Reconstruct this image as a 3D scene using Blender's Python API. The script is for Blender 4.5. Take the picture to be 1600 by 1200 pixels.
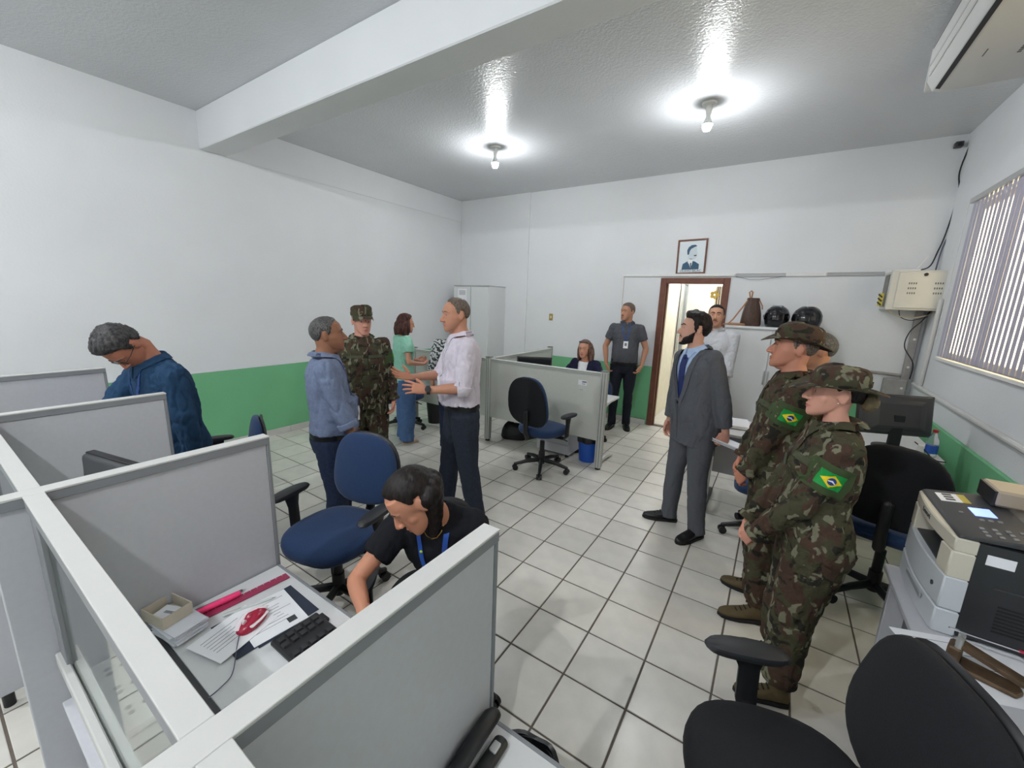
import bpy, bmesh, math, random
import numpy as np
from mathutils import Vector, Matrix, noise
from mathutils.bvhtree import BVHTree

for _o in list(bpy.data.objects): bpy.data.objects.remove(_o)
scene = bpy.context.scene
COL = scene.collection
R_ = math.radians
random.seed(7)

# ------------------------------------------------------------------ camera, world, exposure
CAM_H = 5.7423 * .305
def cam_basis(yaw, pitch, roll):
    cy, sy, cp, sp = math.cos(yaw), math.sin(yaw), math.cos(pitch), math.sin(pitch)
    fwd = Vector((sy*cp, cy*cp, -sp)); right = Vector((cy, -sy, 0)); up = right.cross(fwd)
    c, s = math.cos(roll), math.sin(roll)
    return c*right + s*up, -s*right + c*up, fwd
CR, CU, CF = cam_basis(-0.5763, 0.2019, 0.0344)
cam_data = bpy.data.cameras.new('camera'); cam = bpy.data.objects.new('camera', cam_data); COL.objects.link(cam)
cam_data.sensor_fit = 'HORIZONTAL'; cam_data.sensor_width = 36; cam_data.lens = 629.35/1600*36
cam_data.clip_start = .02; cam_data.clip_end = 100
cam.matrix_world = Matrix(((CR.x, CU.x, -CF.x, 0), (CR.y, CU.y, -CF.y, 0), (CR.z, CU.z, -CF.z, CAM_H), (0, 0, 0, 1)))
scene.camera = cam

world = bpy.data.worlds.new('world'); scene.world = world; world.use_nodes = True
wn = world.node_tree.nodes; wn['Background'].inputs[0].default_value = (1.0, .93, .80, 1); wn['Background'].inputs[1].default_value = 1.6

scene.view_settings.view_transform = 'Standard'; scene.view_settings.look = 'None'
scene.view_settings.gamma = 1; scene.view_settings.use_curve_mapping = False
scene.view_settings.exposure = 1.6
BULB, BULB2 = 265.0, 640.0          # emission of the two bulbs in view / of the unseen fill bulbs added in the front bay

# room extents (metres; the camera stands over the origin)
XL, XR, YB, YF, ZC = -5.13, 1.29, 6.03, -2.2, 3.5

# ------------------------------------------------------------------ materials
MATS = {}
def srgb(r, g, b):
    f = lambda c: (c/255/12.92) if c/255 <= .04045 else ((c/255+.055)/1.055)**2.4
    return (f(r), f(g), f(b), 1)
def mat(name, col, rough=.5, metal=0, spec=.5, var=0, vscale=8, bump=0, bscale=60, emit=None, estr=0, trans=0, alpha=1, rnd=0, sss=0, sheen=0, detail=4):
    if name in MATS: return MATS[name]
    m = bpy.data.materials.new(name); m.use_nodes = True; MATS[name] = m
    nt = m.node_tree; b = nt.nodes['Principled BSDF']
    b.inputs['Base Color'].default_value = col; b.inputs['Roughness'].default_value = rough
    b.inputs['Metallic'].default_value = metal; b.inputs['Specular IOR Level'].default_value = spec
    if trans: b.inputs['Transmission Weight'].default_value = trans
    if alpha < 1: b.inputs['Alpha'].default_value = alpha
    if sheen: b.inputs['Sheen Weight'].default_value = sheen
    if emit: b.inputs['Emission Color'].default_value = emit; b.inputs['Emission Strength'].default_value = estr
    if var or bump:
        tc = nt.nodes.new('ShaderNodeTexCoord')
    last = None
    if var:
        n = nt.nodes.new('ShaderNodeTexNoise'); n.inputs['Scale'].default_value = vscale; n.inputs['Detail'].default_value = detail
        nt.links.new(tc.outputs['Object'], n.inputs['Vector'])
        r = nt.nodes.new('ShaderNodeMapRange'); r.inputs[1].default_value = .3; r.inputs[2].default_value = .7
        r.inputs[3].default_value = 1-var; r.inputs[4].default_value = 1+var*.6
        nt.links.new(n.outputs[0], r.inputs[0])
        h = nt.nodes.new('ShaderNodeMix'); h.data_type = 'RGBA'; h.blend_type = 'MULTIPLY'; h.inputs[0].default_value = 1
        h.inputs[6].default_value = col; nt.links.new(r.outputs[0], h.inputs[7]); last = h.outputs[2]
    if rnd:
        oi = nt.nodes.new('ShaderNodeObjectInfo'); r = nt.nodes.new('ShaderNodeMapRange')
        r.inputs[3].default_value = 1-rnd; r.inputs[4].default_value = 1+rnd*.5; nt.links.new(oi.outputs['Random'], r.inputs[0])
        h = nt.nodes.new('ShaderNodeMix'); h.data_type = 'RGBA'; h.blend_type = 'MULTIPLY'; h.inputs[0].default_value = 1
        h.inputs[6].default_value = col
        if last: nt.links.new(last, h.inputs[6])
        nt.links.new(r.outputs[0], h.inputs[7]); last = h.outputs[2]
    if last: nt.links.new(last, b.inputs['Base Color'])
    if bump:
        n = nt.nodes.new('ShaderNodeTexNoise'); n.inputs['Scale'].default_value = bscale; n.inputs['Detail'].default_value = 3
        nt.links.new(tc.outputs['Object'], n.inputs['Vector'])
        bp = nt.nodes.new('ShaderNodeBump'); bp.inputs['Strength'].default_value = bump; bp.inputs['Distance'].default_value = .01
        nt.links.new(n.outputs[0], bp.inputs['Height']); nt.links.new(bp.outputs[0], b.inputs['Normal'])
    return m

def camo_mat(name, seed, dark=1.0):
    if name in MATS: return MATS[name]
    m = bpy.data.materials.new(name); m.use_nodes = True; MATS[name] = m
    nt = m.node_tree; b = nt.nodes['Principled BSDF']; b.inputs['Roughness'].default_value = .85; b.inputs['Specular IOR Level'].default_value = .2
    tc = nt.nodes.new('ShaderNodeTexCoord')
    def layer(scale, off, lo, hi, stretch):
        mp = nt.nodes.new('ShaderNodeMapping'); mp.inputs['Location'].default_value = (off+seed, off*2, off*3)
        mp.inputs['Rotation'].default_value = (off, off*.7, .6); mp.inputs['Scale'].default_value = stretch
        n = nt.nodes.new('ShaderNodeTexNoise'); n.inputs['Scale'].default_value = scale; n.inputs['Detail'].default_value = 2.5; n.inputs['Distortion'].default_value = .6
        r = nt.nodes.new('ShaderNodeMapRange'); r.inputs[1].default_value = lo; r.inputs[2].default_value = hi
        nt.links.new(tc.outputs['Object'], mp.inputs[0]); nt.links.new(mp.outputs[0], n.inputs['Vector']); nt.links.new(n.outputs[0], r.inputs[0])
        return r.outputs[0]
    def mix(a, fac, colr):
        h = nt.nodes.new('ShaderNodeMix'); h.data_type = 'RGBA'
        nt.links.new(fac, h.inputs[0]); h.inputs[7].default_value = colr
        if isinstance(a, tuple): h.inputs[6].default_value = a
        else: nt.links.new(a, h.inputs[6])
        return h.outputs[2]
    d = lambda c: tuple(x*dark for x in c[:3])+(1,)
    c = mix(d(srgb(72, 70, 52)), layer(12, 1.3, .49, .53, (1, 1, .75)), d(srgb(76, 58, 48)))
    c = mix(c, layer(15, 5.1, .56, .59, (1, 1, 1.2)), d(srgb(44, 42, 36)))
    c = mix(c, layer(21, 9.7, .585, .61, (1.4, .8, .7)), d(srgb(122, 121, 100)))
    nt.links.new(c, b.inputs['Base Color'])
    n = nt.nodes.new('ShaderNodeTexNoise'); n.inputs['Scale'].default_value = 38; n.inputs['Detail'].default_value = 3
    nt.links.new(tc.outputs['Object'], n.inputs['Vector'])
    bp = nt.nodes.new('ShaderNodeBump'); bp.inputs['Strength'].default_value = .55; bp.inputs['Distance'].default_value = .012
    nt.links.new(n.outputs[0], bp.inputs['Height']); nt.links.new(bp.outputs[0], b.inputs['Normal'])
    return m

def attr_mat(name, rough=.55):
    """skin: colour comes from the mesh's own colour attribute (skin, lips, stubble)"""
    if name in MATS: return MATS[name]
    m = bpy.data.materials.new(name); m.use_nodes = True; MATS[name] = m
    nt = m.node_tree; b = nt.nodes['Principled BSDF']; b.inputs['Roughness'].default_value = rough; b.inputs['Specular IOR Level'].default_value = .35
    a = nt.nodes.new('ShaderNodeAttribute'); a.attribute_name = 'tint'
    nt.links.new(a.outputs['Color'], b.inputs['Base Color'])
    b.inputs['Subsurface Weight'].default_value = .08; b.inputs['Subsurface Radius'].default_value = (.02, .008, .004); b.inputs['Subsurface Scale'].default_value = .3
    return m

def hair_mat(name, c1, c2, scale=60):
    if name in MATS: return MATS[name]
    m = bpy.data.materials.new(name); m.use_nodes = True; MATS[name] = m
    nt = m.node_tree; b = nt.nodes['Principled BSDF']; b.inputs['Roughness'].default_value = .5; b.inputs['Specular IOR Level'].default_value = .25
    tc = nt.nodes.new('ShaderNodeTexCoord'); mp = nt.nodes.new('ShaderNodeMapping'); mp.inputs['Scale'].default_value = (3, 1.2, .35)
    n = nt.nodes.new('ShaderNodeTexNoise'); n.inputs['Scale'].default_value = scale; n.inputs['Detail'].default_value = 4
    nt.links.new(tc.outputs['Object'], mp.inputs[0]); nt.links.new(mp.outputs[0], n.inputs['Vector'])
    h = nt.nodes.new('ShaderNodeMix'); h.data_type = 'RGBA'; h.inputs[6].default_value = c1; h.inputs[7].default_value = c2
    r = nt.nodes.new('ShaderNodeMapRange'); r.inputs[1].default_value = .38; r.inputs[2].default_value = .62
    nt.links.new(n.outputs[0], r.inputs[0]); nt.links.new(r.outputs[0], h.inputs[0]); nt.links.new(h.outputs[2], b.inputs['Base Color'])
    bp = nt.nodes.new('ShaderNodeBump'); bp.inputs['Strength'].default_value = .5; bp.inputs['Distance'].default_value = .004
    nt.links.new(n.outputs[0], bp.inputs['Height']); nt.links.new(bp.outputs[0], b.inputs['Normal'])
    return m

# ------------------------------------------------------------------ mesh helpers
def link(o, parent=None):
    COL.objects.link(o)
    if parent is not None: o.parent = parent
    return o
def tag(o, label, cat, group=None):
    o['label'] = label; o['category'] = cat
    if group: o['group'] = group
    return o
def thing(name, label, cat, loc=(0, 0, 0), rz=0, group=None):
    o = bpy.data.objects.new(name, None); o.empty_display_size = .1
    link(o); o.location = loc; o.rotation_euler = (0, 0, R_(rz))
    return tag(o, label, cat, group)
def mesh_obj(name, V, F, m, parent=None, smooth=35, bevel=0, seg=1):
    me = bpy.data.meshes.new(name)
    me.from_pydata([tuple(v) for v in V], [], [tuple(f) for f in F])
    if bevel:
        bm = bmesh.new(); bm.from_mesh(me)
        bmesh.ops.remove_doubles(bm, verts=bm.verts, dist=1e-6)
        es = [e for e in bm.edges if len(e.link_faces) == 2 and e.calc_face_angle(0) > R_(35)]
        bmesh.ops.bevel(bm, geom=es, offset=bevel, segments=seg, profile=.6, affect='EDGES', clamp_overlap=True)
        bm.to_mesh(me); bm.free()
    if m is not None: me.materials.append(m)
    if smooth:
        me.polygons.foreach_set('use_smooth', [True]*len(me.polygons))
        if smooth < 180: me.set_sharp_from_angle(angle=R_(smooth))
    me.update()
    return link(bpy.data.objects.new(name, me), parent)
def dup(root, label=None, loc=None, rz=None):
    r = root.copy(); link(r)
    if label: r['label'] = label
    if loc is not None: r.location = loc
    if rz is not None: r.rotation_euler = (0, 0, R_(rz))
    for ch in list(root.children):
        c = ch.copy(); link(c, r)
        for g in list(ch.children):
            d = g.copy(); link(d, c)
    return r
def unit(v):
    v = np.asarray(v, float); return v/max(1e-9, np.linalg.norm(v))
def perp(t, ref=(0, 0, 1)):
    t = unit(t); r = np.asarray(ref, float); r = r - t*np.dot(r, t)
    if np.linalg.norm(r) < 1e-3:
        r = np.array([0, 1., 0]); r = r - t*np.dot(r, t)
    return unit(r)
class MB:
    def __init__(s): s.V = []; s.F = []
    def add(s, V, F):
        o = len(s.V); s.V += [np.asarray(v, float) for v in V]; s.F += [tuple(i+o for i in f) for f in F]; return s
    def box(s, c, size, R=None):
        hx, hy, hz = [a/2 for a in size]; P = []
        for z in (-hz, hz):
            for x, y in ((-hx, -hy), (hx, -hy), (hx, hy), (-hx, hy)):
                v = Vector((x, y, z))
                if R is not None: v = R @ v
                P.append((c[0]+v.x, c[1]+v.y, c[2]+v.z))
        return s.add(P, [(3, 2, 1, 0), (4, 5, 6, 7), (0, 1, 5, 4), (1, 2, 6, 5), (2, 3, 7, 6), (3, 0, 4, 7)])
    def bb(s, x0, x1, y0, y1, z0, z1): return s.box(((x0+x1)/2, (y0+y1)/2, (z0+z1)/2), (abs(x1-x0), abs(y1-y0), abs(z1-z0)))
    def rings(s, rings, cap=True, closed=False):
        n = len(rings[0]); V = [p for r in rings for p in r]; F = []
        m = len(rings)
        for i in range(m if closed else m-1):
            a, b = i*n, ((i+1) % m)*n
            for k in range(n): F.append((a+k, a+(k+1) % n, b+(k+1) % n, b+k))
        if cap and not closed:
            c0 = np.mean(rings[0], axis=0); c1 = np.mean(rings[-1], axis=0)
            V = V+[c0, c1]; i0 = len(V)-2
            for k in range(n):
                F.append((i0, (k+1) % n, k)); b = (m-1)*n; F.append((i0+1, b+k, b+(k+1) % n))
        return s.add(V, F)
    def tube(s, pts, rads, n=12, ref=None, round_ends=True):
        pts = [np.asarray(p, float) for p in pts]
        if not hasattr(rads, '__len__'): rads = [rads]*len(pts)
        rads = [(r, r) if not hasattr(r, '__len__') else r for r in rads]
        T = []
        for i in range(len(pts)):
            a = pts[max(0, i-1)]; b = pts[min(len(pts)-1, i+1)]; T.append(unit(b-a))
        u = perp(T[0], ref if ref is not None else (0, 0, 1)); R = []
        ring = lambda c, t, u, ru, rv: [c+u*ru*math.cos(2*math.pi*k/n)+np.cross(t, u)*rv*math.sin(2*math.pi*k/n) for k in range(n)]
        for i, (p, t, r) in enumerate(zip(pts, T, rads)):
            u = perp(t, ref if ref is not None else u)
            if i == 0 and round_ends:
                m = min(r)
                for a in (80, 50, 25): R.append(ring(p-t*m*math.sin(R_(a)), t, u, r[0]*math.cos(R_(a)), r[1]*math.cos(R_(a))))
            R.append(ring(p, t, u, *r))
            if i == len(pts)-1 and round_ends:
                m = min(r)
                for a in (25, 50, 80): R.append(ring(p+t*m*math.sin(R_(a)), t, u, r[0]*math.cos(R_(a)), r[1]*math.cos(R_(a))))
        return s.rings(R)
    def cyl(s, c, r, h, n=20, axis=(0, 0, 1), r2=None):
        c = np.asarray(c, float); a = unit(axis)
        return s.tube([c-a*h/2, c+a*h/2], [r, r if r2 is None else r2], n=n, round_ends=False)
    def lathe(s, prof, n=24, c=(0, 0, 0), axis='z'):
        R = []
        for r, z in prof:
            ring = []
            for k in range(n):
                a = 2*math.pi*k/n; p = (r*math.cos(a), r*math.sin(a), z)
                if axis == 'y': p = (p[0], p[2], p[1])
                ring.append(np.array(p)+np.array(c))
            R.append(ring)
        return s.rings(R)
    def ell(s, c, r, n=14, m=10, R=None):
        rr = []
        for i in range(1, m):
            a = math.pi*i/m-math.pi/2; ring = []
            for k in range(n):
                b = 2*math.pi*k/n; v = Vector((r[0]*math.cos(a)*math.cos(b), r[1]*math.cos(a)*math.sin(b), r[2]*math.sin(a)))
                if R is not None: v = R @ v
                ring.append(np.array(v)+np.array(c))
            rr.append(ring)
        return s.rings(rr)
    def prism(s, poly, lo, hi, axis='z'):
        """extrude a 2D polygon along an axis"""
        def P(a, b, h): return {'z': (a, b, h), 'y': (a, h, b), 'x': (h, a, b)}[axis]
        n = len(poly); V = [P(a, b, lo) for a, b in poly]+[P(a, b, hi) for a, b in poly]
        F = [tuple(range(n))[::-1], tuple(range(n, 2*n))]+[(k, (k+1) % n, n+(k+1) % n, n+k) for k in range(n)]
        return s.add(V, F)
    def xform(s, M):
        s.V = [np.array(M @ Vector(v)) for v in s.V]; return s
    def build(s, name, m, parent=None, smooth=35, bevel=0, seg=1): return mesh_obj(name, s.V, s.F, m, parent, smooth, bevel, seg)
def qbox(name, ext, m, parent=None, bevel=.003): return MB().bb(*ext).build(name, m, parent, bevel=bevel)
def struct(o):
    o['kind'] = 'structure'; return o

def remesh(mb, voxel, smooth=3, fac=.5):
    me = bpy.data.meshes.new('tmp'); me.from_pydata([tuple(v) for v in mb.V], [], mb.F); me.update()
    bm = bmesh.new(); bm.from_mesh(me); bmesh.ops.recalc_face_normals(bm, faces=bm.faces); bm.to_mesh(me); bm.free()
    o = bpy.data.objects.new('tmp', me); COL.objects.link(o)
    r = o.modifiers.new('r', 'REMESH'); r.mode = 'VOXEL'; r.voxel_size = voxel
    if smooth:
        sm = o.modifiers.new('s', 'SMOOTH'); sm.factor = fac; sm.iterations = smooth
    dg = bpy.context.evaluated_depsgraph_get(); ev = o.evaluated_get(dg); m2 = ev.to_mesh()
    V = np.empty(len(m2.vertices)*3, 'f'); m2.vertices.foreach_get('co', V); V = V.reshape(-1, 3).astype(float)
    N = np.empty(len(m2.vertices)*3, 'f'); m2.vertices.foreach_get('normal', N); N = N.reshape(-1, 3).astype(float)
    F = [tuple(p.vertices) for p in m2.polygons]
    ev.to_mesh_clear(); bpy.data.objects.remove(o); bpy.data.meshes.remove(me)
    return V, F, N
def text_obj(name, body, size, m, parent, M, depth=.0006, align='CENTER'):
    cu = bpy.data.curves.new('t', 'FONT'); cu.body = body; cu.size = size; cu.extrude = depth; cu.align_x = align; cu.align_y = 'CENTER'
    o = bpy.data.objects.new('t', cu); COL.objects.link(o)
    dg = bpy.context.evaluated_depsgraph_get(); me = bpy.data.meshes.new_from_object(o.evaluated_get(dg))
    bpy.data.objects.remove(o); me.transform(M); me.materials.clear(); me.materials.append(m); me.name = name
    return link(bpy.data.objects.new(name, me), parent)
def face_mat(origin, right, up):
    r, u = Vector(right).normalized(), Vector(up).normalized(); n = r.cross(u)
    return Matrix(((r.x, u.x, n.x, origin[0]), (r.y, u.y, n.y, origin[1]), (r.z, u.z, n.z, origin[2]), (0, 0, 0, 1)))
# ------------------------------------------------------------------ the room
def wall_mat(name, col, bump, bscale, rough, spec=.5):
    return mat(name, col, rough, spec=spec, var=.035, vscale=1.3, bump=bump, bscale=bscale)
M_wall = wall_mat('wall_paint', srgb(226, 228, 230), .12, 55, .75, .3)
M_ceil = wall_mat('ceiling_gloss_paint', srgb(208, 210, 213), .40, 55, .26)
M_green = mat('green_paint', srgb(120, 190, 140), .5, var=.06, vscale=2, bump=.1, bscale=50)
M_grout = mat('grout', srgb(108, 98, 90), .9, var=.15, vscale=20)
M_tile = mat('floor_tile', srgb(222, 218, 209), .28, var=.07, vscale=9, bump=.03, bscale=30, rnd=.09)
M_tile2 = mat('skirting_tile', srgb(205, 203, 198), .35, var=.06, vscale=9, rnd=.06)
M_brown = mat('door_frame_wood', srgb(112, 66, 48), .5, var=.2, vscale=14, bump=.15, bscale=40)
M_white = mat('white_plastic', srgb(226, 226, 224), .45)
M_corr = mat('corridor_cream', srgb(238, 232, 214), .6, var=.04)
M_glass = mat('clear_glass', (.86, .93, .9, 1), .03, trans=1.0)
M_glass.node_tree.nodes['Principled BSDF'].inputs['IOR'].default_value = 1.1
M_alu = mat('brushed_aluminium', srgb(196, 197, 196), .38, metal=.6, var=.04, vscale=30)
M_black = mat('black_plastic', srgb(28, 28, 31), .45)
M_dgrey = mat('dark_grey_plastic', srgb(58, 59, 62), .45)
M_paper = mat('white_paper', srgb(238, 239, 243), .8)
M_ink = mat('grey_print', srgb(120, 122, 128), .8)

floor = struct(qbox('floor', (XL-.1, XR+.1, YF, YB+.1, -.12, -.004), M_grout, bevel=0))
T = .305
xs = [(i-4.0934)*T for i in range(-14, 11)]; ys = [(j+7.006)*T for j in range(-15, 14)]
def tile_geo(w, d):
    mb = MB(); g = .0048; b = .003
    mb.rings([[(x*(w/2-g), y*(d/2-g), -.004) for x, y in ((-1, -1), (1, -1), (1, 1), (-1, 1))],
              [(x*(w/2-g), y*(d/2-g), -.0012) for x, y in ((-1, -1), (1, -1), (1, 1), (-1, 1))],
              [(x*(w/2-g-b), y*(d/2-g-b), 0) for x, y in ((-1, -1), (1, -1), (1, 1), (-1, 1))]])
    return mb
def in_view(p):
    d = Vector(p)-Vector((0, 0, CAM_H)); z = d.dot(CF)
    if z <= .05: return None
    u, v = 800+629.35*d.dot(CR)/z, 600-629.35*d.dot(CU)/z
    return (u, v, z) if -60 < u < 1660 and -60 < v < 1270 else None
proto = None; cand = []; rest = MB()
for x in xs:
    for y in ys:
        x0, x1, y0, y1 = max(x, XL), min(x+T, XR), max(y, YF), min(y+T, YB)
        if x1-x0 < .03 or y1-y0 < .03: continue
        q = in_view(((x0+x1)/2, (y0+y1)/2, 0))
        # floor hidden by the cubicles counts last
        hid = q is not None and (q[0] < 420 and q[1] > 690 and y0 < 1.2)
        cand.append((1e3 if q is None else (q[2]+(50 if hid else 0)), x0, x1, y0, y1))
cand.sort()
full = None
for k, (d, x0, x1, y0, y1) in enumerate(cand):
    c = ((x0+x1)/2, (y0+y1)/2, 0); w, h = x1-x0, y1-y0
    if k < 298 and d < 1e3:
        if abs(w-T) < 1e-4 and abs(h-T) < 1e-4:
            if full is None: full = tile_geo(T, T).build('tile', M_tile, floor, smooth=0); o = full
            else: o = link(bpy.data.objects.new('tile', full.data), floor)
        else: o = tile_geo(w, h).build('tile', M_tile, floor, smooth=0)
        o.location = c; o.rotation_euler = (R_(random.uniform(-.12, .12)), R_(random.uniform(-.12, .12)), 0)
    else:
        g = tile_geo(w, h); g.V = [v+np.array(c) for v in g.V]; rest.add(g.V, g.F)
o = rest.build('tile_field', M_tile, floor, smooth=0); o['kind'] = 'stuff'

struct(qbox('ceiling', (XL-.1, XR+.1, YF-.1, YB+.1, ZC, ZC+.1), M_ceil, bevel=0))
wl = struct(qbox('wall_left', (XL-.12, XL, YF, YB, 0, ZC), M_wall, bevel=0))
struct(qbox('wall_front', (XL-.1, XR+.1, YF-.12, YF, 0, ZC), M_wall, bevel=0))
# door in the back wall
DX0, DX1, DZ = -1.40, -.68, 2.07
mb = MB(); mb.bb(XL-.12, DX0-.06, YB, YB+.14, 0, ZC); mb.bb(DX1+.06, XR+.12, YB, YB+.14, 0, ZC); mb.bb(DX0-.06, DX1+.06, YB, YB+.14, DZ+.06, ZC)
wb = struct(mb.build('wall_back', M_wall))
# right wall with the window opening
WY0, WY1, WZ0, WZ1 = 2.3, 5.30, 1.38, 2.70
mb = MB(); mb.bb(XR, XR+.08, YF, WY0, 0, ZC); mb.bb(XR, XR+.08, WY1, YB, 0, ZC); mb.bb(XR, XR+.08, WY0, WY1, 0, WZ0); mb.bb(XR, XR+.08, WY0, WY1, WZ1, ZC)
wr = struct(mb.build('wall_right', M_wall))
# painted dado, a skim thicker than the wall above it
qbox('green_dado', (XL, XL+.008, YF, YB, .0, .885), M_green, wl, .003)
MB().bb(XL, XL+.012, YF, YB, .885, .897).build('dado_ledge', M_wall, wl)
mb = MB(); mb.bb(XL, DX0-.08, YB-.008, YB, 0, .885); mb.bb(DX1+.08, XR, YB-.008, YB, 0, .885); mb.build('green_dado', M_green, wb)
mb = MB(); mb.bb(XR-.03, XR, YF, YB, 0, .815); o = mb.build('green_dado', M_green, wr, bevel=.008)
# corner pilaster, strip added for a shading line on the left wall, beam
struct(qbox('trim_1', (XL, -3.67, YB-.03, YB, .0, ZC), M_wall, bevel=.004))
struct(qbox('shade_line_strip', (XL, XL+.008, 2.18, YB, 3.14, ZC), M_wall, bevel=.004))
struct(qbox('beam', (XL, XR, 1.955, 2.20, 3.15, ZC), M_wall, bevel=.008))
# skirting tiles
bl = struct(qbox('baseboard_left', (XL, XL+.012, YF, YB, .0, .078), M_grout, bevel=0))
y = YF; sk = None
while y < YB-.02:
    e = min(y+.302, YB)
    if y > .4:
        if e-y > .3:
            if sk is None: sk = qbox('skirting_tile', (0, .010, -.1495, .1495, 0, .08), M_tile2, bl, .002); o = sk
            else: o = link(bpy.data.objects.new('skirting_tile', sk.data), bl)
            o.location = (XL+.010, (y+e)/2, 0)
    y = e
bb = struct(qbox('baseboard_back', (XL, DX0-.1, YB-.042, YB-.0, 0, .078), M_grout, bevel=0))
x = XL+.03; sk = None
while x < DX0-.12:
    e = min(x+.302, DX0-.09); w = e-x
    o = qbox('skirting_tile', (x+.0015, e-.0015, YB-.052, YB-.040, 0, .08), M_tile2, bb, .002); x = e

# door_1: brown frame with open corridor behind
df = bpy.data.objects.new('door_1', None); link(df); struct(df)
qbox('door_jamb', (DX0-.075, DX0, YB-.02, YB+.11, 0, DZ+.075), M_brown, df, .004)
qbox('door_jamb', (DX1, DX1+.075, YB-.02, YB+.11, 0, DZ+.075), M_brown, df, .004)
qbox('door_head', (DX0, DX1, YB-.02, YB+.11, DZ, DZ+.075), M_brown, df, .004)
qbox('door_stop', (DX0, DX0+.015, YB+.05, YB+.10, 0, DZ), M_brown, df, .002)
qbox('door_stop', (DX1-.015, DX1, YB+.05, YB+.10, 0, DZ), M_brown, df, .002)
# corridor
struct(qbox('floor_corridor', (-3.2, .6, YB+.14, YB+2.3, -.1, -.001), M_tile, bevel=0))
struct(qbox('ceiling_corridor', (-3.2, .6, YB+.14, YB+2.3, 2.75, 2.85), M_ceil, bevel=0))
struct(qbox('wall_corridor_back', (-3.2, .6, YB+2.3, YB+2.4, -.1, 2.85), M_corr, bevel=0))
struct(qbox('wall_corridor_left', (-3.3, -3.2, YB+.14, YB+2.4, -.1, 2.85), M_corr, bevel=0))
struct(qbox('wall_corridor_right', (.6, .7, YB+.14, YB+2.4, -.1, 2.85), M_corr, bevel=0))
struct(qbox('wall_corridor_partition', (-1.58, -1.52, YB+.14, YB+2.3, -.1, 2.75), M_corr, bevel=0))
cd = bpy.data.objects.new('door_2', None); link(cd); struct(cd)
qbox('door_leaf', (-1.52, -1.48, YB+.55, YB+1.35, 0, 2.1), M_corr, cd, .004)
qbox('door_edge_strip', (-1.478, -1.472, YB+1.32, YB+1.345, .1, 2.0), M_alu, cd, .001)
ww = bpy.data.objects.new('window_2', None); link(ww); struct(ww)
for a in ((-1.50, -1.46, YB+1.55, YB+1.60, .9, 2.2), (-1.50, -1.46, YB+1.95, YB+2.0, .9, 2.2), (-1.50, -1.46, YB+1.6, YB+1.95, 2.15, 2.2), (-1.50, -1.46, YB+1.6, YB+1.95, .9, .95)):
    qbox('window_bar', a, M_alu, ww, .002)
qbox('pane', (-1.49, -1.485, YB+1.6, YB+1.95, .95, 2.15), mat('grey_pane', srgb(120, 130, 130), .1), ww, 0)
# bead curtain tied at the right jamb, a yellow flower on it
t = thing('fringe_curtain', 'brown and yellow string curtain bunched at the right door jamb', 'curtain', (DX1-.045, YB+.13, 0))
M_str = mat('string_brown', srgb(128, 92, 62), .8); M_str2 = mat('string_cream', srgb(206, 190, 150), .8)
for k in range(9):
    x = -.05+.09*k/8
    MB().tube([(x, .02*math.sin(k), 2.04), (x+.006*math.sin(k*2), .02*math.cos(k), 1.3), (x+.012*math.cos(k), .01, .35)], .0045, n=6).build('string', M_str if k % 3 else M_str2, t)
mb = MB()
for k in range(5):
    a = 2*math.pi*k/5; mb.ell((-.06+.035*math.cos(a), -.03, 1.93+.035*math.sin(a)), (.024, .008, .024))
mb.build('flower', mat('yellow_petal', srgb(232, 196, 96), .6), t)

# window_1
M_frost = bpy.data.materials.new('frosted_glass'); M_frost.use_nodes = True; _nt = M_frost.node_tree
_tr = _nt.nodes.new('ShaderNodeBsdfTranslucent'); _tr.inputs[0].default_value = (.98, .92, .76, 1)
_nt.links.new(_tr.outputs[0], _nt.nodes['Material Output'].inputs[0])
w1 = bpy.data.objects.new('window_1', None); link(w1); struct(w1)
for e in ((XR+.02, XR+.06, WY0, WY1, WZ0, WZ0+.05), (XR+.02, XR+.06, WY0, WY1, WZ1-.05, WZ1), (XR+.02, XR+.06, WY0, WY0+.05, WZ0+.05, WZ1-.05), (XR+.02, XR+.06, WY1-.05, WY1, WZ0+.05, WZ1-.05)):
    qbox('window_frame', e, M_alu, w1, .003)
for k in range(1, 4):
    yy = WY0+(WY1-WY0)*k/4; qbox('mullion', (XR+.024, XR+.056, yy-.02, yy+.02, WZ0+.05, WZ1-.05), M_alu, w1, .003)
for k in range(4):
    y0 = WY0+(WY1-WY0)*k/4+.02; y1 = WY0+(WY1-WY0)*(k+1)/4-.02
    qbox('pane', (XR+.030, XR+.034, y0, y1, WZ0+.05, WZ1-.05), M_frost, w1, 0)
qbox('window_sill', (XR-.03, XR+.02, WY0-.03, WY1+.03, WZ0-.03, WZ0), M_wall, w1, .004)
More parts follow.
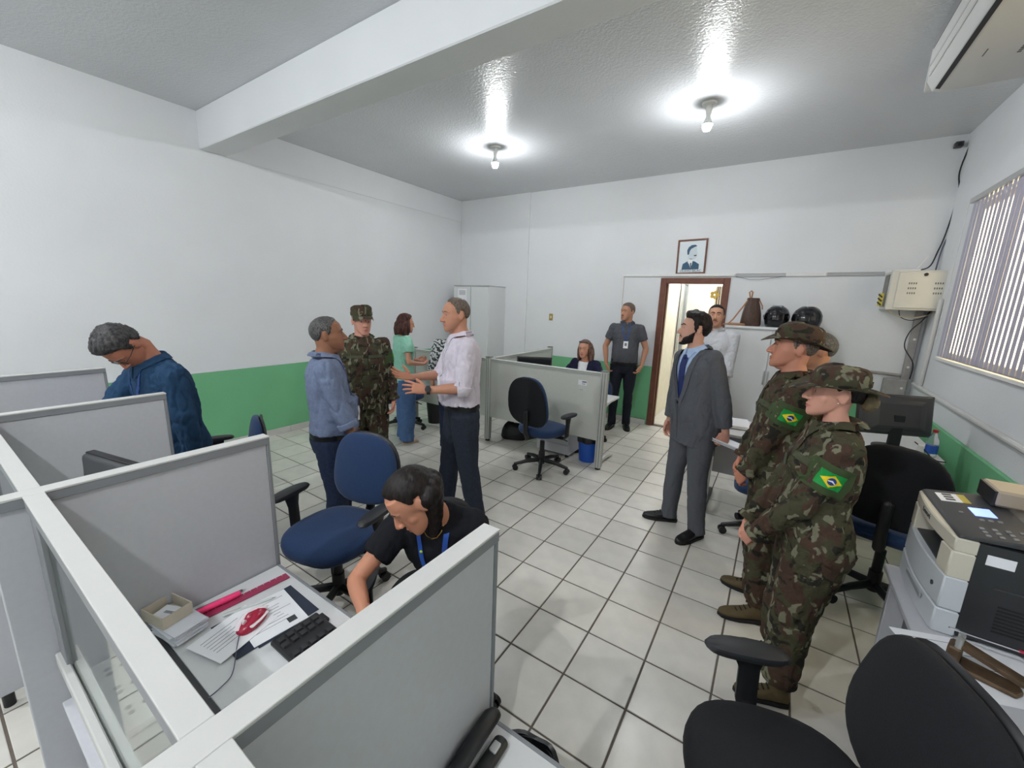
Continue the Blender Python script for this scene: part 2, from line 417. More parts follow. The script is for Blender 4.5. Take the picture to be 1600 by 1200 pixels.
# vertical blind
t = thing('vertical_blind', 'grey vertical slat blind over the bright window on the right wall', 'blind', (XR-.052, 0, 0))
M_slat = mat('blind_fabric', srgb(182, 178, 194), .8, var=.03, vscale=40)
M_slat.node_tree.nodes['Principled BSDF'].inputs['Transmission Weight'].default_value = 0
qbox('head_rail', (-.025, .025, WY0+.05, 5.22, 2.70, 2.745), M_alu, t, .004)
slat = None; y = 5.17; k = 0
while y > 3.05:
    if slat is None:
        ring = []; n = 9
        mb = MB(); rr = []
        for zz in (1.40, 2.70):
            rr.append([((u-.5)*.088, .006*math.cos((u-.5)*math.pi)+s, zz) for s, us in ((.0004, np.linspace(0, 1, 5)), (-.0004, np.linspace(1, 0, 5))) for u in us])
        mb.rings(rr); slat = mb.build('slat', M_slat, t, smooth=60); o = slat
    else: o = link(bpy.data.objects.new('slat', slat.data), t)
    o.location = (0, y, 0); o.rotation_euler = (0, 0, R_(85+random.uniform(-3, 3)))
    y -= .079; k += 1
MB().tube([(-.03, 5.20, 2.70), (-.032, 5.205, 2.1), (-.03, 5.20, 1.5)], .003, n=6).build('pull_cord', M_white, t)
# ------------------------------------------------------------------ ceiling lamps
def ceiling_lamp(loc, label, e=BULB):
    t = thing('ceiling_lamp', label, 'lamp', loc, group='bare bulb ceiling lamps')
    MB().lathe([(.001, 0), (.062, 0), (.064, -.006), (.058, -.018), (.03, -.022), (.001, -.022)], 28).build('rose', M_white, t)
    MB().lathe([(.001, -.02), (.023, -.02), (.026, -.05), (.023, -.085), (.018, -.10), (.001, -.10)], 20).build('socket', M_white, t)
    MB().lathe([(.001, -.098), (.017, -.098), (.019, -.12), (.032, -.150), (.043, -.17), (.043, -.176), (.001, -.176)], 24).build('bulb_collar', M_white, t, smooth=60)  # flange shaped wider than the bulb to keep its light off the ceiling
    MB().lathe([(.001, -.1765), (.038, -.1765), (.038, -.186), (.035, -.204), (.025, -.221), (.001, -.23)], 24).build('bulb', mat('lit_bulb_%d' % e, (1, 1, 1, 1), .4, emit=(.955, .98, 1, 1), estr=e), t, smooth=180)
    return t
ceiling_lamp((-3.03, 4.14, ZC), 'lit bare bulb lamp on the ceiling nearer the left wall')
ceiling_lamp((-.77, 4.18, ZC), 'lit bare bulb lamp on the ceiling above the doorway side')
ceiling_lamp((-3.0, -.8, ZC), 'unseen fill lamp added behind the beam over the cubicles', BULB2)  # this lamp and the next are added out of view to balance the light
ceiling_lamp((-.7, -1.0, ZC), 'unseen fill lamp added behind the beam, nearest the camera', BULB2)
ceiling_lamp((-1.1, YB+1.1, 2.75), 'lit bare bulb lamp in the corridor beyond the door', 420)

# ------------------------------------------------------------------ air conditioner hung under the ceiling
t = thing('air_conditioner', 'white under-ceiling air conditioner at the top right above the window', 'air conditioner', (.60, 4.06, 3.21))
M_ac = mat('ac_plastic', srgb(206, 206, 204), .4); M_slot = mat('slot_black', srgb(20, 20, 24), .6)
L = 1.75; prof = [(0, .075), (.035, .012), (.075, .0), (.60, .0), (.72, .03), (.74, .08), (.74, .285), (.03, .285), (0, .26)]
mb = MB(); mb.prism([(a, b) for a, b in prof], -L, 0, 'y'); mb.build('casing', M_ac, t, bevel=.006, seg=2)
for dx in (0,):
    o = MB().bb(-.008, .004, -L+.05, -.05, .247, .258).build('top_slot', M_slot, t)
    MB().bb(-.012, .002, -L+.06, -.06, .155, .245).build('upper_louver', M_ac, t, bevel=.006)
    MB().bb(-.006, .004, -L+.05, -.05, .146, .154).build('middle_slot', M_slot, t)
    MB().bb(-.010, .004, -L+.06, -.06, .082, .145).build('lower_louver', M_ac, t, bevel=.006)
    MB().box((.052, -L/2, .0075), (.024, L-.12, .010), Matrix.Rotation(R_(18), 3, 'Y')).build('outlet_slot', M_slot, t)
MB().bb(-.004, .745, 0, .02, .02, .285).build('end_cap', M_ac, t, bevel=.012, seg=2)
for k in range(14): MB().bb(.56+.011*k, .566+.011*k, -.62, -.08, -.006, .002).build('grille_bar', mat('grille_brown', srgb(126, 118, 100), .6), t)
MB().bb(.15, .155, -.50, -.42, -.0015, .001).build('sticker_mark', M_dgrey, t)
for k in range(4): MB().bb(.295, .312, -.46+.022*k, -.447+.022*k, -.0012, .001).build('sticker_mark', M_dgrey, t)
for x in (.1, .6):
    for y in (-L+.1, -.1): MB().cyl((x, y, .288), .012, .012, 10).build('hanger', M_alu, t)

# ------------------------------------------------------------------ framed portrait
t = thing('framed_portrait', 'small dark wood framed blue portrait print hung above the doorway', 'picture', (-1.11, YB, 2.42))
w, h = .185, .225
for e in ((-w, -w+.022, -.02, 0, -h, h), (w-.022, w, -.02, 0, -h, h), (-w+.022, w-.022, -.02, 0, h-.022, h), (-w+.022, w-.022, -.02, 0, -h, -h+.022)): qbox('frame', e, M_brown, t, .003)
qbox('print_sheet', (-w+.022, w-.022, -.010, -.004, -h+.022, h-.022), mat('print_paper', srgb(222, 230, 234), .5), t, 0)
M_pb = mat('print_blue', srgb(52, 88, 116), .6); M_pd = mat('print_dark', srgb(58, 66, 74), .6)
def flat(poly, name, m, y=-.0115): return MB().prism(poly, y, y+.002, 'y').build(name, m, t)
flat([(-.115, -.165), (.10, -.165), (.10, -.10), (.045, -.062), (-.0, -.05), (-.05, -.058), (-.105, -.09)], 'coat', M_pb)
flat([(-.045, -.065), (-.02, -.02), (.02, -.035), (.012, -.10), (-.005, -.14), (-.022, -.1)], 'shirt_front', mat('print_white', srgb(236, 240, 242), .6), -.0125)
flat([(-.012, -.08), (.004, -.08), (.002, -.13), (-.008, -.13)], 'necktie', M_pd, -.0135)
flat([(-.045, -.02), (-.05, .05), (-.04, .11), (.02, .135), (.055, .115), (.06, .06), (.068, .04), (.06, .03), (.058, -.0), (.04, -.03), (.0, -.035)], 'face', mat('print_face', srgb(206, 218, 224), .6), -.0125)
flat([(-.055, .03), (-.062, .085), (-.045, .125), (-.01, .15), (.035, .152), (.06, .135), (.02, .12), (-.015, .10), (-.03, .07), (-.035, .03)], 'hair', M_pb, -.0135)
flat([(.025, .018), (.062, .022), (.058, .008), (.03, .006)], 'moustache', M_pd, -.0138)
text_obj('caption', 'OLAVO BILAC', .042, M_pd, t, face_mat((0, -.0112, -.184), (1, 0, 0), (0, 0, 1)))
t.rotation_euler = (0, R_(-1.2), 0)

# ------------------------------------------------------------------ electrics on the walls
def duct(name, label, segs, m=M_white, cat='cable duct'):
    t = thing(name, label, cat, (0, 0, 0))
    for e in segs: qbox('duct_section', e, m, t, .003)
    return t
duct('cable_duct', 'white cable duct running along the back wall above the door', [(-2.01, -1.52, YB-.022, YB, 2.165, 2.19), (-2.03, -2.005, YB-.022, YB, .9, 2.19), (-1.52, -.56, YB-.028, YB, 2.165, 2.20)])
t = duct('cable_duct', 'open white cable duct with loose cables between door and network cabinet', [(-.56, -.02, YB-.01, YB, 2.155, 2.205), (-.02, .37, YB-.02, YB, 2.16, 2.20), (.37, .88, YB-.01, YB, 2.16, 2.205)])
M_cab = mat('cable_grey', srgb(88, 92, 110), .5)
for k in range(3): MB().tube([(-.55, YB-.02, 2.163+.016*k), (-.3, YB-.016, 2.161+.016*k), (-.02, YB-.014, 2.163+.016*k)], .0022, n=6).build('cable', M_cab, t)
for k in range(3): MB().tube([(.38, YB-.02, 2.167+.015*k), (.6, YB-.016, 2.169+.015*k), (.88, YB-.014, 2.171+.015*k)], .0022, n=6).build('cable', M_cab, t)
MB().tube([(-.55, YB-.02, 2.16), (-.40, YB-.022, 2.125), (-.28, YB-.022, 2.122), (-.1, YB-.022, 2.15), (-.02, YB-.02, 2.165)], .0025, n=6).build('cable', M_cab, t)
t = thing('light_switch', 'small brass coloured switch plate on the back wall', 'switch', (-3.19, YB, 1.52))
qbox('plate', (-.035, .035, -.008, 0, -.055, .055), mat('brass', srgb(176, 152, 84), .35, metal=.5), t, .004)
qbox('rocker', (-.013, .013, -.013, -.006, -.02, .02), mat('cream_plastic', srgb(222, 212, 180), .4), t, .002)

# network cabinet
t = thing('network_cabinet', 'beige metal wall cabinet with vents in the right back corner', 'network cabinet', (.89, 5.66, 1.80))
M_rack = mat('rack_beige', srgb(212, 210, 200), .45, var=.03); M_vent = mat('vent_dark', srgb(104, 102, 96), .6)
MB().bb(0, .46, .03, .37, 0, .39).build('body', M_rack, t, bevel=.006)
d = MB().bb(.055, .445, .018, .03, .02, .375).build('door', M_rack, t, bevel=.004)
for c in (.14, .33):
    for r in range(4):
        for q in range(6): MB().bb(c+.017*r-.002, c+.017*r+.007, .0165, .019, .16+.024*q, .178+.024*q).build('vent_slot', M_vent, d) if q % 2 == 0 else None
MB().cyl((.25, .014, .35), .016, .012, 16, (0, 1, 0)).build('lock', M_black, d)
MB().bb(-.006, .002, .1, .3, .03, .36).build('side_panel', mat('rack_side_dark', srgb(120, 118, 114), .5), t)
MB().box((-.045, .06, .10), (.006, .07, .13), Matrix.Rotation(R_(20), 3, 'Z')).build('hazard_tag', mat('hazard_yellow', srgb(208, 190, 70), .5), t)
for k in range(3): MB().box((-.050, .06, .06+.04*k), (.007, .072, .014), Matrix.Rotation(R_(20), 3, 'Z') @ Matrix.Rotation(R_(25), 3, 'X')).build('hazard_stripe', M_black, t)
t = thing('wifi_router', 'white router with two raised antennas on top of the network cabinet', 'router', (1.02, 5.86, 2.19))
qbox('case', (-.1, .1, -.06, .06, 0, .025), M_white, t, .005)
MB().tube([(-.02, 0, .025), (-.07, 0, .12)], [.005, .004], n=8).build('antenna', M_white, t)
MB().tube([(.08, 0, .025), (.14, 0, .15)], [.005, .004], n=8).build('antenna', M_white, t)
MB().tube([(-.09, 0, .02), (-.18, 0, .04)], [.005, .004], n=8).build('antenna', M_white, t)
M_wire = mat('black_cable', srgb(26, 26, 30), .5); M_wirew = mat('cream_cable', srgb(196, 186, 160), .5)
def wire(label, pts, r=.005, m=M_wire, cat='cable', name='cable'):
    P = [Vector(p) for p in pts]; out = []
    for i in range(len(P)-1):
        a, b = P[max(i-1, 0)], P[i]; c, d = P[i+1], P[min(i+2, len(P)-1)]
        for k in range(6):
            s = k/6; out.append(np.array(.5*((2*b)+(c-a)*s+(2*a-5*b+4*c-d)*s*s+(3*b-a-3*c+d)*s**3)))
    out.append(np.array(P[-1])); o = MB().tube(out, r, n=7).build(name, m)
    return tag(o, label, cat)
wire('black cable hanging in a loop from the network cabinet to the corner pole', [(1.27, 5.85, 1.81), (1.22, 5.83, 1.70), (1.15, 5.85, 1.58), (1.14, 5.87, 1.42), (1.24, 5.9, 1.25), (1.25, 5.93, 1.08)])
wire('cream cable drooping under the network cabinet', [(.93, 5.8, 1.80), (1.0, 5.78, 1.745), (1.13, 5.78, 1.725), (1.25, 5.8, 1.76), (1.28, 5.84, 1.80)], .006, M_wirew)
wire('thin black cable loop below the network cabinet', [(1.02, 5.8, 1.80), (1.04, 5.78, 1.73), (1.12, 5.77, 1.70), (1.22, 5.78, 1.735), (1.27, 5.82, 1.8)], .004)
wire('black cables running down the corner from ceiling to network cabinet', [(1.30, 5.99, 3.40), (1.27, 5.99, 3.15), (1.30, 6.0, 2.95), (1.28, 6.0, 2.6), (1.25, 6.0, 2.4), (1.20, 5.97, 2.24), (1.05, 5.93, 2.21)], .006)
wire('grey cable beside the black ones in the upper corner', [(1.32, 6.0, 3.0), (1.33, 6.0, 2.7), (1.28, 6.0, 2.45), (1.26, 5.97, 2.22)], .006, M_cab)
t = thing('junction_box', 'small black camera box at the top of the right back corner', 'junction box', (1.22, 5.98, 3.40))
qbox('case', (-.03, .03, -.02, .045, -.025, .025), M_dgrey, t, .006); MB().cyl((0, -.025, -.005), .014, .02, 14, (0, 1, 0)).build('cap', M_black, t)
M_pipe = mat('grey_conduit', srgb(158, 154, 152), .6, var=.12, vscale=12)
t = thing('corner_conduit', 'grey vertical conduit in the right back corner below the network cabinet', 'conduit', (1.22, 5.98, 0))
qbox('channel', (-.03, .03, -.03, .04, .95, 1.80), M_pipe, t, .006)
for z in (1.2, 1.5): MB().cyl((0, -.032, z), .012, .006, 10, (0, 1, 0)).build('screw', M_white, t)
t = thing('socket_box', 'grey electrical box at the foot of the corner conduit', 'electrical box', (1.15, 5.98, .93))
qbox('box_body', (-.10, .09, -.06, .04, -.1, .13), M_pipe, t, .01); MB().cyl((.05, -.062, .04), .012, .006, 10, (0, 1, 0)).build('screw', M_white, t)
tag(MB().tube([(.5, YB-.03, 1.12), (.9, YB-.03, 1.11), (1.24, YB-.03, 1.10)], .016, n=10).build('conduit', M_pipe), 'grey horizontal conduit on the back wall behind the monitor', 'conduit')
tag(MB().tube([(XR-.02, 5.86, 1.04), (XR-.022, 4.9, 1.03), (XR-.02, 4.0, 1.02), (XR-.022, 2.6, 1.01)], .02, n=10).build('conduit', mat('painted_pipe', srgb(206, 206, 204), .6, bump=.4, bscale=25)), 'white painted conduit along the right wall under the window', 'conduit')
tag(MB().tube([(XR-.02, 5.62, 1.04), (XR-.02, 5.60, 1.5), (XR-.02, 5.6, 1.9)], .018, n=10).build('conduit', mat('painted_pipe', srgb(206, 206, 204), .6)), 'white painted conduit rising beside the window blind', 'conduit')

# ------------------------------------------------------------------ tall cabinets
M_steel = mat('white_steel', srgb(216, 218, 219), .5)
t = thing('storage_cabinet', 'tall white steel cabinet with a paper notice in the far left corner', 'cabinet', (-4.86, 5.5, 0))
MB().bb(0, .76, .015, .5, .03, 1.985).build('body', M_steel, t, bevel=.005)
qbox('top_edge', (-.005, .765, 0, .505, 1.985, 2.0), M_alu, t, .003)
qbox('door', (.005, .378, -.005, .015, .06, 1.975), M_steel, t, .003)
qbox('door', (.388, .755, -.005, .015, .06, 1.975), M_steel, t, .003)
qbox('door_gap', (.378, .388, .004, .016, .06, 1.975), M_slot, t, 0)
qbox('plinth', (.01, .75, .03, .49, 0, .03), M_dgrey, t, .002)
MB().tube([(.36, -.015, .95), (.36, -.015, 1.08)], .008, n=8).build('handle', M_alu, t)
n = qbox('notice', (.10, .30, -.008, -.005, 1.66, 1.94), M_paper, t, 0)
for k in range(4): MB().bb(.13, .27, -.0095, -.008, 1.90-.02*k, 1.908-.02*k).build('print_line', M_ink, n)
for k in range(2): MB().bb(.14, .26, -.0095, -.008, 1.69+.02*k, 1.696+.02*k).build('print_line', M_ink, n)

t = thing('steel_cupboard', 'pale steel cupboard right of the doorway with bag and helmets on top', 'cupboard', (-.53, 5.52, 0))
MB().bb(0, .95, .012, .46, .04, 1.53).build('body', M_steel, t, bevel=.005)
qbox('worktop', (-.015, .965, -.01, .47, 1.53, 1.56), M_steel, t, .006)
qbox('door', (.006, .47, -.004, .012, .07, 1.51), M_steel, t, .003); qbox('door', (.48, .944, -.004, .012, .07, 1.51), M_steel, t, .003)
qbox('plinth', (.01, .94, .03, .45, 0, .04), M_dgrey, t, .002)
MB().tube([(.455, -.016, .9), (.455, -.016, 1.05)], .008, n=8).build('handle', M_alu, t)
MB().tube([(.495, -.016, .9), (.495, -.016, 1.05)], .008, n=8).build('handle', M_alu, t)
MB().cyl((.10, -.006, 1.47), .01, .006, 10, (0, 1, 0)).build('rivet', M_alu, t)
# backpack style handbag
t = thing('leather_bag', 'brown patterned bucket bag with tan straps on the steel cupboard', 'bag', (-.30, 5.70, 1.56), 12)
t.scale = (1.2, 1.2, 1.2); M_bag = mat('brown_monogram', srgb(74, 52, 42), .5, var=.35, vscale=90, detail=1); M_tan = mat('tan_leather', srgb(176, 128, 92), .5)
rr = []
for z, a, b in ((0, .085, .06), (.02, .092, .066), (.12, .083, .06), (.2, .065, .045), (.245, .05, .03), (.262, .056, .034), (.275, .05, .028)):
    rr.append([(a*math.copysign(abs(math.cos(q))**.75, math.cos(q))*(1+.05*math.sin(9*q)*(z > .18)), b*math.copysign(abs(math.sin(q))**.75, math.sin(q))*(1+.05*math.sin(9*q)*(z > .18)), z) for q in np.linspace(0, 2*math.pi, 37)[:-1]])
MB().rings(rr).build('bag_body', M_bag, t, smooth=60)
MB().tube([(-.045, 0, .255), (-.11, -.02, .15), (-.16, -.02, .06), (-.2, -.03, .015), (-.24, -.03, .008)], (.012, .004), n=8).build('strap', M_tan, t) if False else MB().tube([(-.045, 0, .255), (-.11, -.02, .15), (-.16, -.02, .06), (-.2, -.03, .012), (-.24, -.03, .008)], .008, n=8).build('strap', M_tan, t)
MB().tube([(-.06, -.05, .012), (-.14, -.06, .012), (-.2, -.02, .012), (-.13, .02, .012), (-.07, .0, .012)], .011, n=8).build('strap', M_tan, t)
MB().tube([(-.03, .0, .27), (-.045, .0, .33), (-.03, .0, .345), (-.015, 0, .33), (-.02, .0, .27)], .007, n=8).build('top_handle', M_tan, t)
MB().tube([(.05, .0, .26), (.085, .0, .2), (.088, 0, .17)], .006, n=8).build('drawstring', M_tan, t)
def helmet(label, loc, rz, vis):
    t = thing('motorcycle_helmet', label, 'helmet', loc, rz, 'motorcycle helmets on the steel cupboard')
    rr = []
    for z, a, b in ((0, .098, .115), (.03, .115, .135), (.09, .127, .15), (.15, .125, .148), (.2, .105, .125), (.235, .07, .085), (.25, .02, .025)):
        rr.append([(a*math.cos(q), b*math.sin(q), z) for q in np.linspace(0, 2*math.pi, 29)[:-1]])
    MB().rings(rr).build('shell', mat('helmet_gloss', srgb(32, 33, 38), .15), t, smooth=80)
    rr = []
    for z in (.085, .115, .15, .175):
        rr.append([(.131*(1-max(0, z-.13)*2)*math.cos(q), .153*(1-max(0, z-.13)*2)*math.sin(q), z) for q in np.linspace(R_(20), R_(160), 15)]+[(.121*(1-max(0, z-.13)*2)*math.cos(q), .143*(1-max(0, z-.13)*2)*math.sin(q), z) for q in np.linspace(R_(160), R_(20), 15)])
    MB().rings(rr).build('visor', mat('visor_black', srgb(12, 12, 15), .08), t, smooth=80)
    rr = []
    for a in np.linspace(R_(vis[0]), R_(vis[1]), 9):
        rr.append([(x, s*.151*math.cos(a), .09+s*.163*math.sin(a)) for s, xs_ in ((1.0, (-.05, 0, .05)), (.95, (.05, 0, -.05))) for x in xs_])
    MB().rings(rr).build('top_stripe', mat('helmet_silver', srgb(150, 152, 158), .25, metal=.4), t, smooth=60)
    for s in (-1, 1): MB().cyl((s*.128, .02, .12), .022, .008, 16, (1, 0, 0)).build('visor_pivot', M_dgrey, t)
helmet('black motorcycle helmet with silver stripe beside the brown bag', (-.04, 5.74, 1.56), 165, (60, 105))
helmet('black motorcycle helmet farther right on the cupboard, above the soldier hat', (.25, 5.72, 1.56), 120, (70, 130))

# ------------------------------------------------------------------ office chairs
def sup(w, d, n, N=28): return [(w*math.copysign(abs(math.cos(q))**(2/n), math.cos(q)), d*math.copysign(abs(math.sin(q))**(2/n), math.sin(q))) for q in np.linspace(0, 2*math.pi, N+1)[:-1]]
def pillow(w, h, th, n=2.6, bend=0, egg=0, dome=.25, N=32):
    """cushion lying in XZ, thickness along Y, bent around Z"""
    rr = []
    for s, y in ((.02, -th*(.5+dome)), (.45, -th*(.5+dome*.8)), (.75, -th*(.5+dome*.35)), (.9, -th*.47), (.975, -th*.32), (1, 0), (.975, th*.32), (.9, th*.47), (.75, th*.5), (.4, th*.5), (.02, th*.5)):
        rr.append([(x*s*(1-egg*(z*s/h)), y+bend*(x*s)**2, z*s) for x, z in sup(w, h, n, N)])
    return MB().rings(rr)
M_blue = mat('navy_fabric', srgb(30, 56, 94), .9, var=.12, vscale=120, bump=.15, bscale=300, sheen=.1)
M_bfab = mat('black_fabric', srgb(22, 23, 27), .92, var=.15, vscale=150, bump=.15, bscale=300)
def make_chair(label, loc, rz, seat_m, back_m, shell_m, arms=(1, 1), spin=0, seat_h=.47, back_w=.225, group='swivel office chairs', back_top=.0, tilt=8, arm_h=.19, back_h=.215):
    t = thing('office_chair', label, 'chair', loc, rz, group)
    # seat (forward is +Y)
    rr = []
    for s, z in ((.02, -.045), (.7, -.045), (.93, -.04), (.985, -.022), (1, 0), (.985, .018), (.94, .032), (.8, .04), (.5, .042), (.02, .04)):
        rr.append([(x*s*(1-.10*(-y/.24 if y < 0 else 0)), y*s, seat_h+z-(.03*max(0, (y*s-.12)/.12)**2)) for x, y in sup(.245, .24, 3.0, 36)])
    MB().rings(rr).build('seat', seat_m, t, smooth=50)
    MB().cyl((0, 0, seat_h-.055), .15, .025, 24).build('seat_plate', M_black, t)
    B = Matrix.Translation((0, -.235, seat_h+.075+back_h+back_top)) @ Matrix.Rotation(R_(tilt), 4, 'X')
    mb = pillow(back_w, back_h, .05, 2.7, .55, .10); mb.V = [v*np.array([1, -1, 1]) for v in mb.V]; mb.F = [f[::-1] for f in mb.F]
    mb.xform(B).build('backrest', back_m, t, smooth=55)
    mb = pillow(back_w+.004, back_h+.004, .022, 2.7, -.55, .10, .3); mb.xform(B @ Matrix.Translation((0, -.036, 0))).build('backrest_shell', shell_m, t, smooth=55)
    MB().tube([(0, -.10, seat_h-.06), (0, -.26, seat_h-.05), (0, -.295, seat_h+.02), (0, -.29, seat_h+.22)], (.028), n=10).build('back_bracket', M_black, t)
    for s, on in zip((-1, 1), arms):
        if not on: continue
        x = s*.30
        a = MB().tube([(s*.12, .0, seat_h-.055), (s*.27, .0, seat_h-.055), (x, .0, seat_h-.02), (x, .005, seat_h+.10), (x, .01, seat_h+arm_h-.02)], [(.012, .03), (.012, .03), (.014, .034), (.014, .034), (.014, .05)], n=10, ref=(1, 0, 0)).build('armrest', M_black, t)
        rr = []
        for q, z in ((.02, -.013), (.9, -.013), (1, 0), (.93, .012), (.6, .017), (.02, .018)):
            rr.append([(x+u*q, .02+v*q, seat_h+arm_h+z-.25*(v*q)**2) for u, v in sup(.042, .13, 2.6, 24)])
        MB().rings(rr).build('armrest_pad', mat('armrest_rubber', srgb(38, 39, 43), .5), a, smooth=50)
    MB().cyl((0, 0, .245), .026, seat_h-.32, 16).build('gas_column', M_black, t)
    MB().cyl((0, 0, .13), .034, .13, 16).build('column_sleeve', M_black, t)
    MB().tube([(.05, .02, seat_h-.07), (.2, .05, seat_h-.08), (.27, .06, seat_h-.095)], .006, n=8).build('lever', M_black, t)
    for k in range(5):
        a = R_(spin+72*k); c, s = math.cos(a), math.sin(a)
        l = MB().tube([(c*.02, s*.02, .105), (c*.16, s*.16, .095), (c*.285, s*.285, .068)], [(.026, .022), (.022, .02), (.016, .016)], n=10, ref=(0, 0, 1)).build('base_leg', M_black, t)
        mb = MB()
        for e in (-1, 1): mb.cyl((c*.285-s*.017*e, s*.285+c*.017*e, .028), .028, .02, 18, (-s, c, 0))
        mb.cyl((c*.285, s*.285, .05), .009, .05, 8); mb.build('caster', M_black, l)
    return t
make_chair('blue fabric armchair on casters standing free beside the seated woman', (-1.92, 1.19, 0), 193, M_blue, M_blue, M_black, (1, 1), 30, seat_h=.45, back_w=.225)
make_chair('black backed chair with blue seat turned away in front of the pale partition', (-1.93, 3.60, 0), -8, M_blue, M_blue, M_bfab, (0, 1), 15, seat_h=.46, back_w=.235, back_h=.25)
make_chair('blue chair by the green wall behind the bending man', (-3.38, 1.19, 0), 158, M_blue, M_blue, M_black, (1, 1), 10, seat_h=.40, back_h=.17)
make_chair('black backed chair behind the soldiers, in front of the monitor desk', (.71, 3.12, 0), -16, M_blue, M_bfab, M_bfab, (0, 0), 20, seat_h=.51, back_w=.235, back_h=.24)
make_chair('blue seated chair mostly hidden behind the standing soldiers', (.11, 3.49, 0), 92, M_blue, M_blue, M_bfab, (0, 0), 35, seat_h=.45, back_h=.18)
make_chair('black armchair in the near right foreground', (.185, 1.11, 0), 111, M_bfab, M_bfab, M_black, (1, 1), 5, seat_h=.49, back_w=.225, tilt=10, back_h=.20, arm_h=.165)
make_chair('black and blue swivel chair behind the woman in green', (-4.12, 3.66, 0), 0, M_blue, M_blue, M_black, (0, 0), 20, seat_h=.46)
CH6 = make_chair('black chair the woman in black T-shirt sits on', (-1.10, 1.16, 0), 222, M_bfab, M_bfab, M_black, (0, 1), 0, seat_h=.41, back_h=.15, back_w=.17)
CH7 = make_chair('chair the woman in navy jacket sits on behind the pale partition', (-1.95, 4.74, 0), 172, M_blue, M_blue, M_black, (0, 0), 0, seat_h=.44, back_h=.15)

# ------------------------------------------------------------------ near cubicles (left)
M_pan = mat('grey_laminate', srgb(190, 191, 196), .42, var=.025, vscale=60, detail=2)
M_rim = mat('white_edge_band', srgb(196, 196, 193), .4, var=.015, vscale=30)
M_desk = mat('desk_laminate', srgb(212, 213, 214), .38, var=.015, vscale=50)
M_dtop = mat('grey_rail', srgb(134, 136, 140), .45)
ZT = 1.25
def panel_x(label, x0, x1, y0, y1):
    """partition lying in a plane of constant X"""
    t = thing('cubicle_partition', label, 'partition', ((x0+x1)/2, y0, 0), group='low grey cubicle partitions')
    h = (x1-x0)/2; d = y1-y0
    qbox('panel_board', (-h+.006, h-.006, 0, d-.012, .06, ZT-.03), M_pan, t, .002)
    qbox('top_rail', (-h, h, 0, d, ZT-.006, ZT), M_rim, t, .001); qbox('rail_band', (-h+.001, h-.001, 0, d-.001, ZT-.03, ZT-.006), M_dtop, t, .001)
    qbox('end_rail', (-h+.003, h-.003, d-.012, d, .04, ZT-.03), M_dtop, t, .002)
    for yy in (.05, d-.05): MB().cyl((0, yy, .03), .018, .06, 12).build('leveling_foot', M_black, t)
    MB().cyl((.0, d+.001, ZT-.05), .004, .004, 8, (0, 1, 0)).build('screw', M_alu, t)
    return t
panel_x('grey partition with white top nearest the camera, in front of the seated woman', -.505, -.46, -.05, .68)
panel_x('grey partition between the two nearest desks, beside the blue armchair', -1.515, -1.47, .045, .68)
panel_x('grey partition the man in blue leans behind', -2.53, -2.487, -.02, .69)
panel_x('farthest grey partition at the left edge near the green wall', -3.59, -3.55, -.02, .70)
SX = [-4.6, -3.59, -2.53, -1.515, -.505]
# spine, bay by bay
for k, (x0, x1, lab) in enumerate(((-3.55, -2.53, 'glazed spine partition bay farthest to the left'), (-2.487, -1.515, 'glazed spine partition bay behind the second desk'), (-1.47, -.505, 'glazed spine partition bay behind the desk with keyboard and mouse'), (-.46, .10, 'spine partition bay under the camera beside the stapler desk'))):
    t = thing('cubicle_partition', lab, 'partition', (x0, .108, 0), group='glazed spine partitions'); w = x1-x0
    qbox('top_rail', (0, w, -.001, .035, ZT-.006, ZT), M_rim, t, .001); qbox('rail_band', (0, w, 0, .034, ZT-.035, ZT-.006), M_dtop, t, .001)
    qbox('stile', (0, .075, .004, .030, .80, ZT-.035), M_dtop, t, .002); qbox('stile', (w-.02, w, .004, .030, .80, ZT-.035), M_dtop, t, .002)
    qbox('pane', (.075, w-.02, .014, .019, .80, ZT-.035), M_glass, t, 0)
    qbox('middle_rail', (0, w, -.006, .012, .77, .805), M_rim, t, .003); qbox('middle_rail', (0, w, .020, .040, .77, .805), M_rim, t, .003)
    qbox('lower_board', (0, w, .006, .028, .06, .77), M_pan, t, .002)
    qbox('shelf_lip', (.06, w-.02, -.016, .004, .69, .70), M_pan, t, .002)
    for xx in (.05, w-.05): MB().cyl((xx, .017, .03), .016, .06, 12).build('leveling_foot', M_black, t)
def station_desk(label, x0, x1, outlets=False):
    t = thing('work_desk', label, 'desk', (x0, .30, 0), group='built-in cubicle desks'); w = x1-x0
    qbox('desk_top', (.002, w-.002, 0, .37, .715, .74), M_desk, t, .002)
    qbox('edge_band', (.002, w-.002, .362, .374, .713, .741), M_dtop, t, .002)
    qbox('cable_gap_trim', (.01, w-.03, -.016, 0, .722, .744), M_dgrey, t, .002)
    qbox('trim_end_cap', (w-.05, w-.012, -.024, .004, .718, .752), M_black, t, .003)
    for xx in (.02, w-.05): qbox('support_bracket', (xx, xx+.03, .0, .30, .66, .715), M_alu, t, .003)
    if outlets:
        c = qbox('cable_tray', (.0, .42, -.15, -.03, .700, .712), M_rim, t, .002)
        p = qbox('outlet_plate', (.02, .33, -.145, -.06, .712, .730), M_white, c, .005)
        for q in range(3):
            for dx, dy in ((0, 0), (.022, .0), (.011, .03)): MB().cyl((.07+.09*q+dx, -.118+dy, .7305), .006, .004, 10).build('outlet_hole', M_black, t)
    return t
station_desk('grey desk top with keyboard, mouse and papers in the nearest cubicle', -1.47, -.505, True)
station_desk('grey desk top with the dark monitor in the second cubicle', -2.487, -1.515)
station_desk('grey desk top the man in blue shirt leans over', -3.55, -2.53)
station_desk('grey desk top with the black stapler at the bottom edge', -.46, .02)

DK = .741
